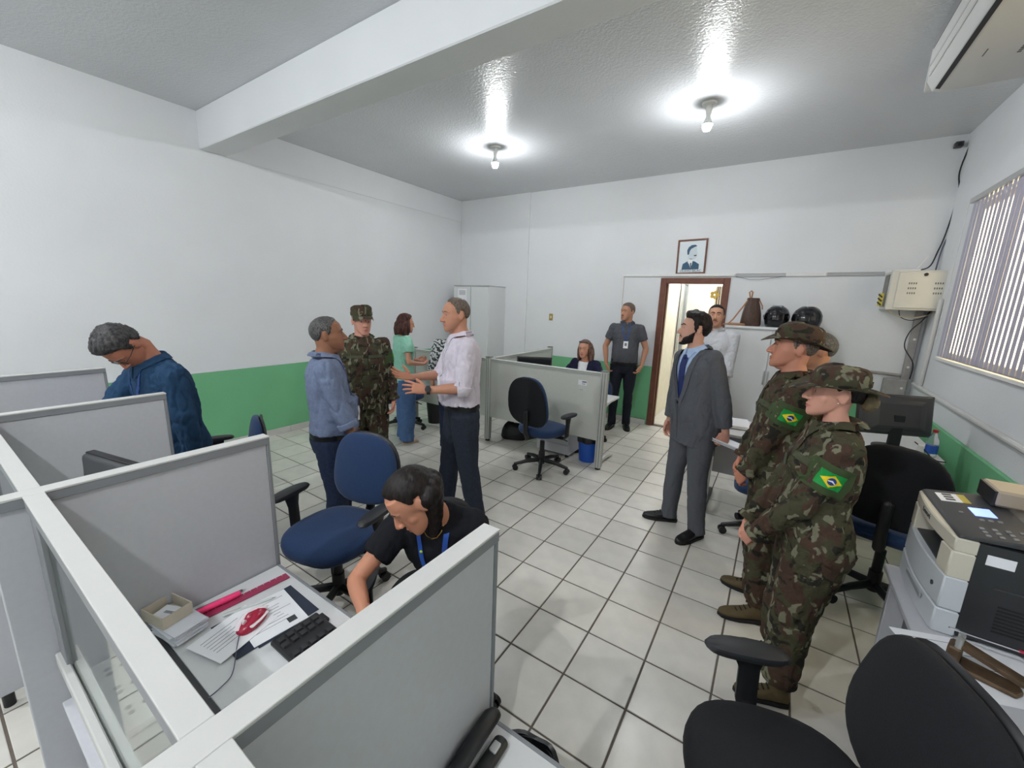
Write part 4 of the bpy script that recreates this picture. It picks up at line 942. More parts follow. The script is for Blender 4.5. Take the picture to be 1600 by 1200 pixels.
class Person:
    def __init__(s, label, loc, rz, H=1.72, sex='m', wid=1.0, belly=0, lean=0, lean0=0, twist=0, side=0, sit=None, group=None, head=(0, 0, 0), skin=(196, 146, 118), fine=.0045, shift=0, armk=1.0):
        s.armk = armk
        s.t = thing('person', label, 'person', (loc[0], loc[1], 0), rz, group)
        s.H, s.k, s.sex, s.wid, s.belly = H, H/1.75, sex, wid, belly
        s.tab = MALE if sex == 'm' else FEM; s.lean, s.lean0, s.twist, s.side = lean, lean0, twist, side
        s.skin = srgb(*skin); s.fine = fine
        hz = .92*s.k if sit is None else sit+.09
        s.pel = Vector((0, shift, hz)); s.sit = sit
        # spine samples
        s.sp = []; p = s.pel.copy(); N = 30; L = .59*s.k
        for i in range(N+1):
            t = i/N; r = rotm(lean0+lean*min(1, t*1.5), twist*t, side*t); s.sp.append((p.copy(), r)); p = p+r @ Vector((0, 0, L/N))
        s.hy = head
        s.hk = (1.0 if sex == 'm' else .95)*(.55+.45*s.k)
        base, rb = s.TPf(1.50); s.neck0 = base
        s.Hr = rotm(lean0+lean+head[1], twist+head[0], side+head[2])
        nr = rotm(lean0+lean+head[1]*.5+8, twist+head[0]*.5, side*.5)
        s.hc = base+nr @ Vector((0, .012*s.k, .135*s.k))     # centre of the head
        s.arms = {}; s.legs = {}
    def TPf(s, z):
        f = (z-.92)/.59; p, r = s.sp[max(0, min(30, int(round(f*30))))]
        z0 = .92+.59*max(0, min(30, int(round(f*30))))/30
        return p+r @ Vector((0, 0, (z-z0)*s.k)), r
    def TP(s, x, y, z):
        p, r = s.TPf(z); return p+r @ Vector((x*s.k*s.wid, y*s.k, 0))
    def torso(s, mb, z0, z1, off, mult=1.0, flare=0, n=30, hang=0):
        R = []; tab = s.tab
        zs = sorted(set([z0, z1]+[a[0] for a in tab if z0 < a[0] < z1]+list(np.arange(z0+.02, z1, .03))))
        for z in zs:
            w, f, b = [np.interp(z, [a[0] for a in tab], [a[i] for a in tab]) for i in (1, 2, 3)]
            f += s.belly*math.exp(-((z-1.07)/.11)**2)*1.0; w += .35*s.belly*math.exp(-((z-1.05)/.13)**2)
            if z < 1.1: w += flare*(1.1-z); f += flare*(1.1-z); b += flare*(1.1-z)
            if hang:  # cloth hangs from the fullest point of the belly
                f = max(f, hang*(z < 1.2)*(.11+s.belly*.9))
            p, r = s.TPf(z)
            R.append([np.array(p+r @ Vector((x*s.k*s.wid, y*s.k, 0))) for x, y in sup_ring(w*mult+off/s.wid, f*mult+off, b*mult+off, n)])
        mb.rings(R); return mb
    def sh(s, sd): return s.TP(sd*(.172 if s.sex == 'm' else .148), -.008, 1.415)
    def arm(s, side, wrist, pole, d, n, curl=35, splay=6, thumb=25, fist=None):
        """side 'l'/'r'; wrist in local metres; d hand direction, n palm normal"""
        sd = -1 if side == 'l' else 1; A = s.sh(sd); l1, l2 = .285*s.k*s.armk, .25*s.k*s.armk
        E, W = ik(A, wrist, l1, l2, pole); s.arms[side] = dict(A=A, E=E, W=W, d=Vector(d).normalized(), n=Vector(n).normalized(), curl=curl, splay=splay, thumb=thumb)
        return s
    def leg(s, side, foot, yaw=0, knee=None, lift=0):
        sd = -1 if side == 'l' else 1; A = s.pel+rotm(s.lean0*.5) @ Vector((sd*.092*s.k*s.wid, 0, -.01*s.k)); ank = Vector((foot[0], foot[1], .085*s.k+lift))
        ll = (.4135 if s.sit is None else .43)*s.k; K, W = ik(A, ank, ll, ll, knee or (0, 1, 0)); s.legs[side] = dict(A=A, K=K, W=Vector(ank) if s.sit is None else W, yaw=yaw, sd=sd)
        return s
    def arm_path(s, a, f0, f1):
        """points and radii along shoulder(0)-elbow(1)-wrist(2)"""
        A, E, W = a['A'], a['E'], a['W']; q = .86 if s.sex == 'f' else 1
        R = [(0, .056), (.25, .050), (.5, .047), (.85, .041), (1, .040), (1.2, .041), (1.5, .036), (1.85, .027), (2, .026)]
        fs = sorted(set([f0, f1]+[x for x in (.12, .25, .4, .55, .7, .85, .95, 1, 1.05, 1.15, 1.3, 1.5, 1.7, 1.85, 1.95) if f0 < x < f1])); P = []; Q = []
        for f in fs:
            P.append(np.array(A.lerp(E, f) if f <= 1 else E.lerp(W, f-1))); Q.append(float(np.interp(f, [x[0] for x in R], [x[1] for x in R]))*s.k*q)
        return P, Q
    def hand_mb(s, side):
        a = s.arms[side]; mb = MB(); k = s.k*(.92 if s.sex == 'f' else 1)*1.02
        d, n = np.array(a['d']), np.array(a['n']); n = perp(d, n); th = unit(np.cross(d, n))*(1 if side == 'r' else -1)
        W = np.array(a['W'])
        fa = unit(np.array(a['W']-a['E']))
        mb.tube([W-fa*.05*k, W, W+d*.02*k], [(.022*k, .027*k), (.019*k, .027*k), (.017*k, .030*k)], ref=n, n=12)
        mb.tube([W+d*.012*k, W+d*.045*k, W+d*.08*k], [(.015*k, .030*k), (.0145*k, .037*k), (.0115*k, .038*k)], ref=n, n=16)
        mb.ell(W+d*.03*k+th*.026*k+n*.008*k, (.018*k, .018*k, .018*k))
        for i, (o, L, r) in enumerate(((.029, .074, .0088), (.010, .082, .0090), (-.010, .077, .0086), (-.029, .060, .0078))):
            base = W+d*(.080-.004*abs(i-1.2))*k+th*o*k; sp = R_((1.2-i)*a['splay']); dd = unit(d*math.cos(sp)+th*math.sin(sp)); c = a['curl']*(1+.10*i); P = [base-dd*.02*k, base]; ang = 0
            for seg, fr in zip((.45, .30, .25), (.55, 1.0, .7)):
                ang += R_(c*fr); v = dd*math.cos(ang)+n*math.sin(ang); P.append(P[-1]+v*L*seg*k)
            mb.tube(P, [r*k*1.05, r*k*1.02, r*k, r*k*.93, r*k*.82], n=10)
        tb = W+d*.022*k+th*.026*k; ta = R_(a['thumb']); v = unit(d*math.cos(ta)+th*math.sin(ta)+n*.4)
        v2 = unit(v+d*.5+n*.12); mb.tube([tb-v*.008*k, tb+v*.03*k, tb+v*.03*k+v2*.024*k, tb+v*.03*k+v2*.042*k], [.0125*k, .0115*k, .0102*k, .0085*k], n=10)
        return mb
    # ---- head in its own frame
    def head_geo(s, jaw=1.0, nose=1.0, fat=0, lips=1.0, stubble=0, lipcol=None, chin=1.0):
        mb = MB(); f = 0 if s.sex == 'm' else 1
        mb.ell((0, -.010, .030), (.0765, .099, .087), 26, 18)
        T = [(-.113, .016, .050, .084), (-.104, .031, .032, .0895), (-.09, .043, .008, .0905), (-.07, .0525, -.025, .0895), (-.045, .0595, -.05, .0885), (-.015, .0660, -.07, .087), (.015, .070, -.08, .0865), (.045, .0715, -.08, .086), (.075, .066, -.07, .076)]
        R = []
        for z, hw, y0, y1 in T:
            if z < 0: hw = hw*jaw*(1-.06*f)+fat*.012*(1 if z > -.1 else .5)
            y1 *= (1 if z > -.06 else chin)
            R.append([np.array((x, (y0+y1)/2+y, z)) for x, y in sup_ring(hw, (y1-y0)/2, (y1-y0)/2, 24, 2.5)])
        mb.rings(R)
        if fat: mb.ell((0, .03, -.1), (.045*fat+.02, .04, .025))
        n = nose
        mb.tube([(0, .080, .018), (0, .0905, .002), (0, .1035*(.97+.03*n), -.018), (0, .1085*(.97+.03*n), -.030)], [.0085, .0082*n, .0098*n, .0115*n], n=10)
        mb.tube([(0, .074, .012), (0, .082, -.01), (0, .0905, -.031)], [.009, .0125, .0145], n=10)
        for sx in (-1, 1):
            mb.ell((sx*.0125*n, .0965, -.033), (.0085*n, .011, .0082)); mb.ell((sx*.040, .044, -.026), (.021, .022, .028))
            mb.tube([(sx*.008, .0865, .026), (sx*.03, .0835, .031), (sx*.052, .066, .026)], [.007, .0078-.002*f, .006], n=8)
            e = Matrix.Rotation(R_(-12), 3, 'X') @ Matrix.Identity(3)
            Rr = Matrix.Rotation(R_(sx*18), 3, 'Z') @ Matrix.Rotation(R_(-10), 3, 'X')
            mb.ell((sx*.0755, -.014, -.004), (.0075, .0185, .031), 14, 10, Rr); mb.ell((sx*.0785, -.019, .004), (.0062, .017, .025), 12, 8, Rr)
            mb.tube([(sx*.017, .0815, .006), (sx*.025, .0835, .0125), (sx*.034, .082, .0135), (sx*.044, .0735, .0075)], [.0038, .0045, .0045, .0035], n=8)
            mb.tube([(sx*.018, .081, .004), (sx*.028, .0815, -.0035), (sx*.037, .0785, -.003), (sx*.044, .073, .005)], [.0035, .004, .004, .003], n=8)
        lp = lips*(1.12 if f else 1)
        mb.tube([(-.024, .0775, -.064), (-.012, .0895, -.0605), (0, .0925, -.0618), (.012, .0895, -.0605), (.024, .0775, -.064)], [.003, .0056*lp, .006*lp, .0056*lp, .003], n=8)
        mb.tube([(-.021, .0785, -.068), (-.010, .089, -.0725), (.010, .089, -.0725), (.021, .0785, -.068)], [.003, .0062*lp, .0062*lp, .003], n=8)
        mb.ell((0, .0745*chin, -.1), (.019, .016, .014))
        # neck (comes with the head)
        Mh = s.headM(); inv = Mh.inverted(); nb = inv @ s.neck0; nr = (.058 if s.sex == 'm' else .047)*(1+.12*fat)
        nb2 = inv @ (s.neck0+s.TPf(1.5)[1] @ Vector((0, 0, -.05)))
        mb.tube([(0, -.026, -.03), (0, -.022, -.075), np.array(nb)*.5+np.array((0, -.02, -.075))*.5, np.array(nb), np.array(nb2)], [(nr*.98, nr), (nr*.95, nr), (nr*.97, nr), (nr*1.08, nr*1.12), (nr*1.1, nr*1.3)], n=18, ref=(0, 1, 0))
        V, F, N = remesh(mb, s.fine, {30: 7, 35: 5, 40: 4}.get(int(round(s.fine*1e4)), 3), .45)
        for sx in (-1, 1):  # eye sockets
            c = np.array((sx*.0315, .085, .0045)); d2 = ((V-c)/np.array([.013, .02, .0068]))**2
            V[:, 1] -= .0085*np.exp(-d2.sum(1))
        m_ = np.exp(-(((V-np.array((0, .095, -.0665)))/np.array([.024, .03, .0022]))**2).sum(1)); V[:, 1] -= .004*m_
        sk = np.array(s.skin[:3]); C = np.tile(sk, (len(V), 1))
        lipm = np.clip(1.6*np.exp(-(((V-np.array((0, .09, -.0665)))/np.array([.019, .022, .0075]))**2).sum(1)), 0, 1)[:, None]
        lc = np.array(srgb(*lipcol)[:3]) if lipcol else sk*np.array([.82, .58, .58])
        ck = np.zeros(len(V))
        for sx in (-1, 1): ck += np.exp(-(((V-np.array((sx*.045, .075, -.03)))/.026)**2).sum(1))
        ck += np.exp(-(((V-np.array((0, .11, -.03)))/.018)**2).sum(1)); ck = np.clip(ck, 0, 1)[:, None]
        C = C*(1-ck*.12)+C*np.array([1.05, .78, .74])*ck*.12
        if stubble:
            st = np.clip((-.045-V[:, 2])/.02, 0, 1)*np.clip((V[:, 1]+.02)/.04, 0, 1)*np.clip((V[:, 2]+.13)/.02, 0, 1); st = st[:, None]*stubble
            C = C*(1-st)+C*np.array([.55, .56, .6])*st
        C = C*(1-lipm)+lc*lipm
        s.hV, s.hF, s.hC = V, F, C
        s.hbvh = BVHTree.FromPolygons([tuple(v) for v in V], F)
        s.eyes = True
        return s
    def headM(s):
        k = s.hk; M = Matrix.Translation(s.hc) @ s.Hr.to_4x4() @ Matrix.Scale(k, 4); return M
    def build_body(s):
        Mh = s.headM(); V = [np.array(Mh @ Vector(v)) for v in s.hV]; F = list(s.hF); C = [tuple(c)+(1,) for c in s.hC]
        mb = MB(); s.torso(mb, .82, 1.47, -.012)
        for a in s.arms.values():
            P, Q = s.arm_path(a, 0, 2); mb.tube(P, Q, n=14)
            mb.tube([np.array(s.TP(0, -.01, 1.40)), np.array(a['A'])], [.06*s.k, .052*s.k], n=12)
        for l in s.legs.values():
            mb.tube([np.array(l['A']), np.array(l['A'].lerp(l['K'], .5)), np.array(l['K']), np.array(l['K'].lerp(l['W'], .4))], [.078*s.k, .068*s.k, .05*s.k, .05*s.k], n=12)
        v2, f2, _ = remesh(mb, .010, 3)
        o = len(V); V += list(v2); F += [tuple(i+o for i in f) for f in f2]; C += [s.skin]*len(v2)
        for sd in s.arms:
            h = s.hand_mb(sd); v3, f3, _ = remesh(h, .0030, 1, .4); o = len(V); V += list(v3); F += [tuple(i+o for i in f) for f in f3]; C += [tuple(np.array(s.skin[:3])*np.array([1.02, .93, .9]))+(1,)]*len(v3)
        ob = mesh_obj('body', V, F, M_skin, s.t, smooth=180)
        ca = ob.data.color_attributes.new('tint', 'FLOAT_COLOR', 'POINT'); ca.data.foreach_set('color', np.array(C, 'f').ravel())
        for sx in (-1, 1):
            e = MB().ell((sx*.0315, .0688, .0045), (.0118, .0106, .0086), 14, 10).xform(Mh).build('eye', M_eyew, s.t, smooth=180)
            MB().ell((sx*.0312, .0770, .0045), (.0052, .0028, .0055), 12, 8).xform(Mh).build('iris', M_iris, e, smooth=180)
        return s
    def brows(s, m, th=.003):
        Mh = s.headM()
        for sx in (-1, 1):
            P = []
            for x, z in ((.012, .0285), (.022, .0325), (.034, .0345), (.048, .029)):
                h = s.hbvh.ray_cast(Vector((sx*x, .3, z)), Vector((0, -1, 0)))[0]; P.append(np.array(h)+np.array((0, .0008, 0)))
            MB().tube(P, [(th*1.1, .0025), (th*1.3, .0028), (th*1.1, .0025), (th*.6, .0018)], n=8, ref=(0, 0, 1)).xform(Mh).build('eyebrow', m, s.t, smooth=180)
        return s
    def shell(s, fn, nu=72, nv=46, c=(0, -.012, .012), sink=.006, solid=False):
        mb = MB(); c = Vector(c); R = []; hid = []
        for i in range(1, nv):
            th = math.pi*i/nv-math.pi/2; ring = []
            for k in range(nu):
                ph = 2*math.pi*k/nu; d = Vector((math.cos(th)*math.sin(ph), math.cos(th)*math.cos(ph), math.sin(th)))
                h = s.hbvh.ray_cast(c+d*.4, -d)[0]; h = h if h is not None else c+d*.08
                az = abs(math.degrees(math.atan2(d.x, d.y))); el = math.degrees(math.asin(max(-1, min(1, d.z))))
                s._h = h; t = fn(az, el, d); q = h+d*t if t > 0 else (c+d*.045 if solid else h-d*sink)
                ring.append(np.array(q)); hid.append(t <= 0)
            R.append(ring)
        mb.rings(R); hid += [all(hid[:nu]), all(hid[-nu:])]
        if not solid: mb.F = [f for f in mb.F if not all(hid[i] for i in f)]
        return mb
    def hair(s, m, top=.018, side=.008, front=40, temple=22, burn=-12, ear=14, nape=-34, rough=.004, part=0, extra=None, name='hair', quiff=0):
        """short hair; angles are elevations of the hairline by azimuth"""
        line = [(0, front), (30, front-1), (48, temple+8), (60, temple), (72, burn+4), (82, burn), (88, ear), (106, ear-2), (118, nape+16), (132, nape), (180, nape)]
        def fn(az, el, d):
            f = el-np.interp(az, [a[0] for a in line], [a[1] for a in line])
            if f < 0: return -1
            w = min(1, f/9.0); tt = side+(top-side)*max(0, min(1, (el-15)/40))
            q = tt*w**.7+rough*w*noise.noise(Vector((d.x*9, d.y*9, d.z*9)))+rough*.6*w*noise.noise(Vector((d.x*30, d.y*30, d.z*8)))
            if quiff and az < 60 and el > 30: q += quiff*max(0, 1-az/60)*min(1, f/12)
            return max(q, .0008)
        mb = s.shell(fn, solid=bool(extra), sink=.014 if extra else .006)
        if extra:
            for P, Q in extra: mb.tube(P, Q, n=14, ref=(1, 0, 0))
            V, F, _ = remesh(mb, .0045, 2, .4); mb = MB(); mb.V = list(V); mb.F = F
            mb.V = [v+np.array([1, 1, .3])*.0025*noise.noise(Vector((v[0]*70, v[1]*70, v[2]*12))) for v in mb.V]
        mb.xform(s.headM()).build(name, m, s.t, smooth=180); return s
    def fall(s, start, L, back=.0, n=4, r0=.03, r1=.014, sway=0):
        """lock of hair hanging straight down from a point of the head frame"""
        g = s.Hr.inverted() @ Vector((0, 0, -1)); b = s.Hr.inverted() @ (s.TPf(1.45)[1] @ Vector((0, -1, 0))); p = Vector(start); P = [np.array(p)]
        for k in range(n): P.append(np.array(p+g*L*(k+1)/n+b*back*((k+1)/n)**.6+Vector((sway*(k+1)/n, 0, 0))))
        return P, [r0+(r1-r0)*(k/n)**2 for k in range(n+1)]
    def beard(s, m, th=.008, must=True):
        def fn(az, el, d):
            if az > 96 or s._h.z < -.119 or (s._h.y < .03 and s._h.z < -.1): return -1
            up = np.interp(az, [0, 22, 34, 55, 75, 96], [-45, -43, -30, -24, -10, 6])
            if el > up:
                return -1
            f = min(1, (up-el)/8); low = -88
            return th*f*(1 if az < 80 else max(.25, 1-(az-80)/16))+.0015*noise.noise(d*25)
        mb = s.shell(fn, c=(0, .01, -.02))
        mb.xform(s.headM()).build('beard', m, s.t, smooth=180)
        if must: s.moustache(m)
        return s
    def moustache(s, m, th=.0045):
        P = []
        for x, z in ((-.026, -.062), (-.013, -.053), (0, -.0505), (.013, -.053), (.026, -.062)):
            h = s.hbvh.ray_cast(Vector((x, .3, z)), Vector((0, -1, 0)))[0]; P.append(np.array(h))
        MB().tube(P, [(.003, .002), (th, .003), (th, .003), (th, .003), (.003, .002)], n=8, ref=(0, 0, 1)).xform(s.headM()).build('moustache', m, s.t, smooth=180); return s
    def glasses(s, m):
        mb = MB()
        for sx in (-1, 1):
            mb.tube([(sx*.033+.022*math.cos(a)*1.05, .094-.10*abs(sx*.033+.022*math.cos(a))**1.6*1.2, .002+.017*math.sin(a)) for a in np.linspace(0, 2*math.pi, 17)], .0018, n=6)
            mb.tube([(sx*.056, .088, .008), (sx*.074, .05, .008), (sx*.08, -.015, .004)], .0018, n=6)
        mb.tube([(-.012, .0985, .006), (0, .1, .009), (.012, .0985, .006)], .0018, n=6)
        g = mb.xform(s.headM()).build('eyeglasses', m, s.t)
        return s
    # ---- clothing
    def garment(s, name, mb, m, vox=.0085, wr=.005, ws=13, smooth=3, cut=None, stretch=(1, 1, .55)):
        V, F, N = remesh(mb, vox, smooth)
        if wr:
            sd = len(name)+s.H*10
            for i, v in enumerate(V):
                q = Vector((v[0]*ws*stretch[0]+sd, v[1]*ws*stretch[1], v[2]*ws*stretch[2]+v[0]*4))
                V[i] = v+N[i]*wr*(noise.noise(q)*1.0+.5*abs(noise.noise(q*2.1))-.1-.75*max(0, 1-5*abs(noise.noise(q*1.25+Vector((9, 3, 5)))))-.35*max(0, 1-5*abs(noise.noise(q*2.6))))
        if cut:
            keep = np.array([not cut(v) for v in V]); F = [f for f in F if keep[list(f)].any()]; nb = {}
            for f in F:
                kp = [i for i in f if keep[i]]
                for i in f:
                    if not keep[i]: nb.setdefault(i, []).extend(kp)
            W = V.copy()
            for i, ks in nb.items():      # slide the rim on to the cut line
                k = min(ks, key=lambda j: ((V[j]-V[i])**2).sum()); a, b = V[k], V[i]
                for _ in range(6):
                    c = (a+b)/2
                    if cut(c): b = c
                    else: a = c
                W[i] = a
            V = W
        o = mesh_obj(name, V, F, m, s.t, smooth=180)
        return o
    def top(s, m, hem=.98, sleeve=1.95, off=.014, flare=0, ease=.013, name='shirt', wr=.005, cut=None, hang=0, neck=1.475, cuff=None, vox=.0085, wide=1.0):
        mb = MB(); s.torso(mb, hem, neck, off, wide, flare, hang=hang)
        for a in s.arms.values():
            P, Q = s.arm_path(a, 0, sleeve); E_ = ease*(1.25 if sleeve < 1 else 1)
            mb.tube(P, [q+E_*(.75 if i < 2 else 1) for i, q in enumerate(Q)], n=16, round_ends=False)
            mb.ell(np.array(a['A']), ((.056+ease*.8)*s.k,)*3)
            mb.tube([np.array(s.TP(0, -.012, 1.425)), np.array(a['A'])+np.array((0, 0, .004))], [.058*s.k, (.05+ease*.8)*s.k], n=12)
        s.topo = s.garment(name, mb, m, vox, wr, cut=cut)
        s.rebvh(); s.sleeve_end = sleeve
        if cuff:
            for a in s.arms.values():
                P, Q = s.arm_path(a, max(0, sleeve-cuff), sleeve+.015)
                mb = MB(); mb.tube(P, [q+ease*1.15+.003 for q in Q], n=18, round_ends=False)
                V, F, N = remesh(mb, .006, 1); mesh_obj('cuff', V, F, m, s.topo, smooth=180)
        return s
    def rebvh(s):
        me = s.topo.data; s.bvh = BVHTree.FromPolygons([tuple(v.co) for v in me.vertices], [tuple(p.vertices) for p in me.polygons])
    def proj(s, x, z, off, back=False):
        p, r = s.TPf(z); sg = -1 if back else 1; o = p+r @ Vector((x*s.k*s.wid, sg*.6, 0)); d = r @ Vector((0, -sg, 0))
        h = s.bvh.ray_cast(o, d)[0]
        return np.array(h-d*off) if h is not None else np.array(p+r @ Vector((x*s.k, sg*.1, 0)))
    def ribbon(s, name, m, path, w, off=.003, parent=None, th=.0015, back=False, sub=6):
        """strip over the front of the garment through (x, z) points"""
        P = []
        for (a, b) in zip(path[:-1], path[1:]):
            for k in range(sub): P.append((a[0]+(b[0]-a[0])*k/sub, a[1]+(b[1]-a[1])*k/sub))
        P.append(path[-1]); L = []; Rr = []
        for i, (x, z) in enumerate(P):
            a, b = P[max(0, i-1)], P[min(len(P)-1, i+1)]; t = np.array([b[0]-a[0], b[1]-a[1]]); t = t/max(1e-6, np.linalg.norm(t)); nx, nz = -t[1], t[0]
            L.append([s.proj(x+nx*w/2*q, z+nz*w/2*q, off, back) for q in (-1, 0, 1)]+[s.proj(x+nx*w/2*q, z+nz*w/2*q, off-th, back) for q in (1, 0, -1)])
        mb = MB(); mb.rings(L); return mb.build(name, m, parent or s.t, smooth=60)
    def patch(s, name, m, org, dirv, right, up, poly, off=.003, parent=None, n=6):
        """flat polygon (2D metres) pressed on to the top garment along dirv"""
        org, dirv, right, up = [Vector(v) for v in (org, dirv, right, up)]; dirv.normalize()
        c = np.mean(poly, axis=0); rr = []
        for q in (1, .97):
            pass
        def P(a, b, o):
            h = s.bvh.ray_cast(org+right*a+up*b-dirv*.25, dirv, .5)[0]; h = h if h is not None else org+right*a+up*b
            return np.array(h-dirv*o)
        # dense outline then concentric rings
        out = []
        for i in range(len(poly)):
            a, b = np.array(poly[i]), np.array(poly[(i+1) % len(poly)])
            for k in range(n): out.append(a+(b-a)*k/n)
        rings = [[P(*(c+(p-c)*1.0), -.001) for p in out]]+[[P(*(c+(p-c)*q), off) for p in out] for q in (1.0, .8, .55, .3, .05)]
        mb = MB(); mb.rings(rings); return mb.build(name, m, parent or s.topo, smooth=50)
    def collar(s, m, r=.062, lap=.05, parent=None, h=.034, span=(96, 348)):
        """folded shirt collar: stand around the neck, leaf lying on the garment"""
        mb = MB(); rr = []
        def hit(ca, sa, z, off):
            p, ro = s.TPf(z); d = ro @ Vector((ca, sa, 0)); g = s.bvh.ray_cast(p+d*.5, -d)[0]
            L_ = .5 if g is None else (g-p).length
            return np.array(p+d*min(L_+off, r+.040)+ro @ Vector((0, 0, .014*max(0, min(1, (L_-r-.03)/.02)))))
        for k in range(37):
            a = R_(span[0]+span[1]*k/36); ca, sa = math.cos(a), math.sin(a); fr = max(0, sa); e = max(0, (fr-.75)/.25)
            zt = 1.472+h+.012*(1-fr)-.012*fr; zb = 1.462-.02*fr
            q = lambda rad, z: np.array(s.TP(rad*ca/s.wid/s.k, (rad*sa*(1+.12*fr)-.006)/s.k, z))
            zl = 1.478-.012*fr-(.030+lap*.5)*e
            o = hit(ca, sa, zl, .008); o2 = hit(ca, sa, zl+.002, .003); tp = q(r+.010, zt-.002)
            rr.append([q(r, zb), q(r, zt), q(r+.004, zt+.004), tp, tp*.45+o*.55+np.array((0, 0, .006)), o, o2, q(r+.004, zt-.012)])
        mb.rings(rr); mb.build('collar', m, parent or s.topo, smooth=70); return s
    def pants(s, m, waist=1.03, hem=.06, ease=.014, bag=1.0, off=.010, name='trousers', wr=.005, hemr=None):
        mb = MB(); s.torso(mb, .80 if s.sit is None else .86, waist, off)
        for l in s.legs.values():
            A, K, W = l['A'], l['K'], l['W']; e = ease*bag; k = s.k*(.5+.5*s.wid)
            hp = K.lerp(W, 1-(hem-.085)/max(.05, (K.z-W.z)) if False else 1.0)
            d = (W-K).normalized(); end = W+d*(.085*s.k-hem) if s.sit is None else W
            r = hemr or (.052+e*.9)
            mb.tube([np.array(A), np.array(A.lerp(K, .25)), np.array(A.lerp(K, .55)), np.array(A.lerp(K, .9)), np.array(K), np.array(K.lerp(W, .15)), np.array(K.lerp(W, .45)), np.array(K.lerp(W, .8)), np.array(end)],
                    [(.088+e)*k, (.086+e)*k, (.074+e)*k, (.060+e)*k, (.057+e)*k, (.056+e)*k, (.055+e)*k, (.048+e)*k, r*k], n=18, round_ends=False)
        s.pan = s.garment(name, mb, m, .009, wr, 11); return s
    def belt(s, m, z=1.02, off=.017, h=.028):
        mb = MB(); R = []
        for zz, o in ((z-h/2, off-.01), (z-h/2, off), (z+h/2, off), (z+h/2, off-.01)):
            w, f, b = [np.interp(zz, [a[0] for a in s.tab], [a[i] for a in s.tab]) for i in (1, 2, 3)]
            f += s.belly*math.exp(-((zz-1.07)/.11)**2); w += .35*s.belly*math.exp(-((zz-1.05)/.13)**2)
            p, r = s.TPf(zz); R.append([np.array(p+r @ Vector((x*s.k*s.wid, y*s.k, 0))) for x, y in sup_ring(w+o/s.wid, f+o, b+o, 36)])
        mb.rings(R, closed=True); b = mb.build('belt', m, s.t); return s
    def shoes(s, m, sole_m, boot=0, sandal=None, L=.27):
        for l in s.legs.values():
            W = l['W']; k = s.k*(.92 if s.sex == 'f' else 1)
            M = Matrix.Translation((W.x, W.y, W.z-.085*s.k)) @ Matrix.Rotation(R_(l['yaw']), 4, 'Z')
            def ring(y, w, z0, z1, n=16, e=2.6):
                return [np.array((a, y, (z0+z1)/2+b)) for a, b in sup_ring(w, (z1-z0)/2, (z1-z0)/2, n, e)]
            if sandal:
                mb = MB(); mb.prism([(x*k, y*k) for x, y in ((-.03, -.06), (-.038, 0), (-.042, .1), (-.03, .165), (0, .185), (.03, .165), (.042, .1), (.038, 0), (.03, -.06), (0, -.075))], 0, .018); o = mb.xform(M).build('shoe', sole_m, s.t, bevel=.003)
                mb = MB(); mb.rings([ring(-.055*k, .024*k, .02, .06*k), ring(-.02*k, .03*k, .02, .085*k), ring(.05*k, .033*k, .02, .065*k), ring(.12*k, .036*k, .02, .045*k), ring(.165*k, .03*k, .02, .035*k)]); f = mb.xform(M).build('foot', attr_free_skin(s), o, smooth=180)
                mb = MB()
                for y in (.06, .11): mb.rings([[np.array((a*k, (y+dy)*k, .018+b*k)) for a, b in [(.041*math.cos(q)*ss, (.05-.2*(y-.06))*math.sin(q)*ss) for ss, qs in ((1, np.linspace(0, math.pi, 9)), (.9, np.linspace(math.pi, 0, 9))) for q in qs]] for dy in (-.012, .012)])
                mb.xform(M).build('strap', sandal, o); continue
            mb = MB()
            mb.rings([ring(-.068*k, .018*k, .02, .06*k), ring(-.06*k, .03*k, .016, .085*k), ring(-.02*k, .036*k, .014, .10*k), ring(.03*k, .038*k, .014, .095*k), ring(.07*k, .043*k, .014, .075*k), ring(.12*k, .046*k, .014, .058*k), ring(.165*k, .040*k, .014, .05*k), ring(.195*k, .027*k, .016, .042*k), ring(.208*k, .012*k, .018, .034*k)])
            if boot: mb.tube([(0, -.012*k, .06*k), (0, -.012*k, .12*k), (0, -.016*k, boot)], [.04*k, .046*k, .05*k], n=16, round_ends=False)
            V, F, N = remesh(mb, .006, 2); mb = MB(); mb.V = list(V); mb.F = F
            o = mb.xform(M).build('boot' if boot else 'shoe', m, s.t, smooth=180)
            mb = MB(); mb.prism([(x*k, y*k) for x, y in ((-.031, -.066), (-.038, -.02), (-.04, .03), (-.047, .1), (-.043, .155), (-.028, .195), (0, .213), (.028, .195), (.043, .155), (.047, .1), (.04, .03), (.038, -.02), (.031, -.066), (0, -.078))], 0, .022)
            mb.xform(M).build('sole', sole_m, o, bevel=.003)
            mb = MB()
            for q in range(4): mb.tube([(-.018*k, (.045+.022*q)*k, (.094-.012*q)*k), (0, (.05+.022*q)*k, (.10-.012*q)*k), (.018*k, (.045+.022*q)*k, (.094-.012*q)*k)], .003, n=6)
            mb.xform(M).build('lace', sole_m, o)
        return s
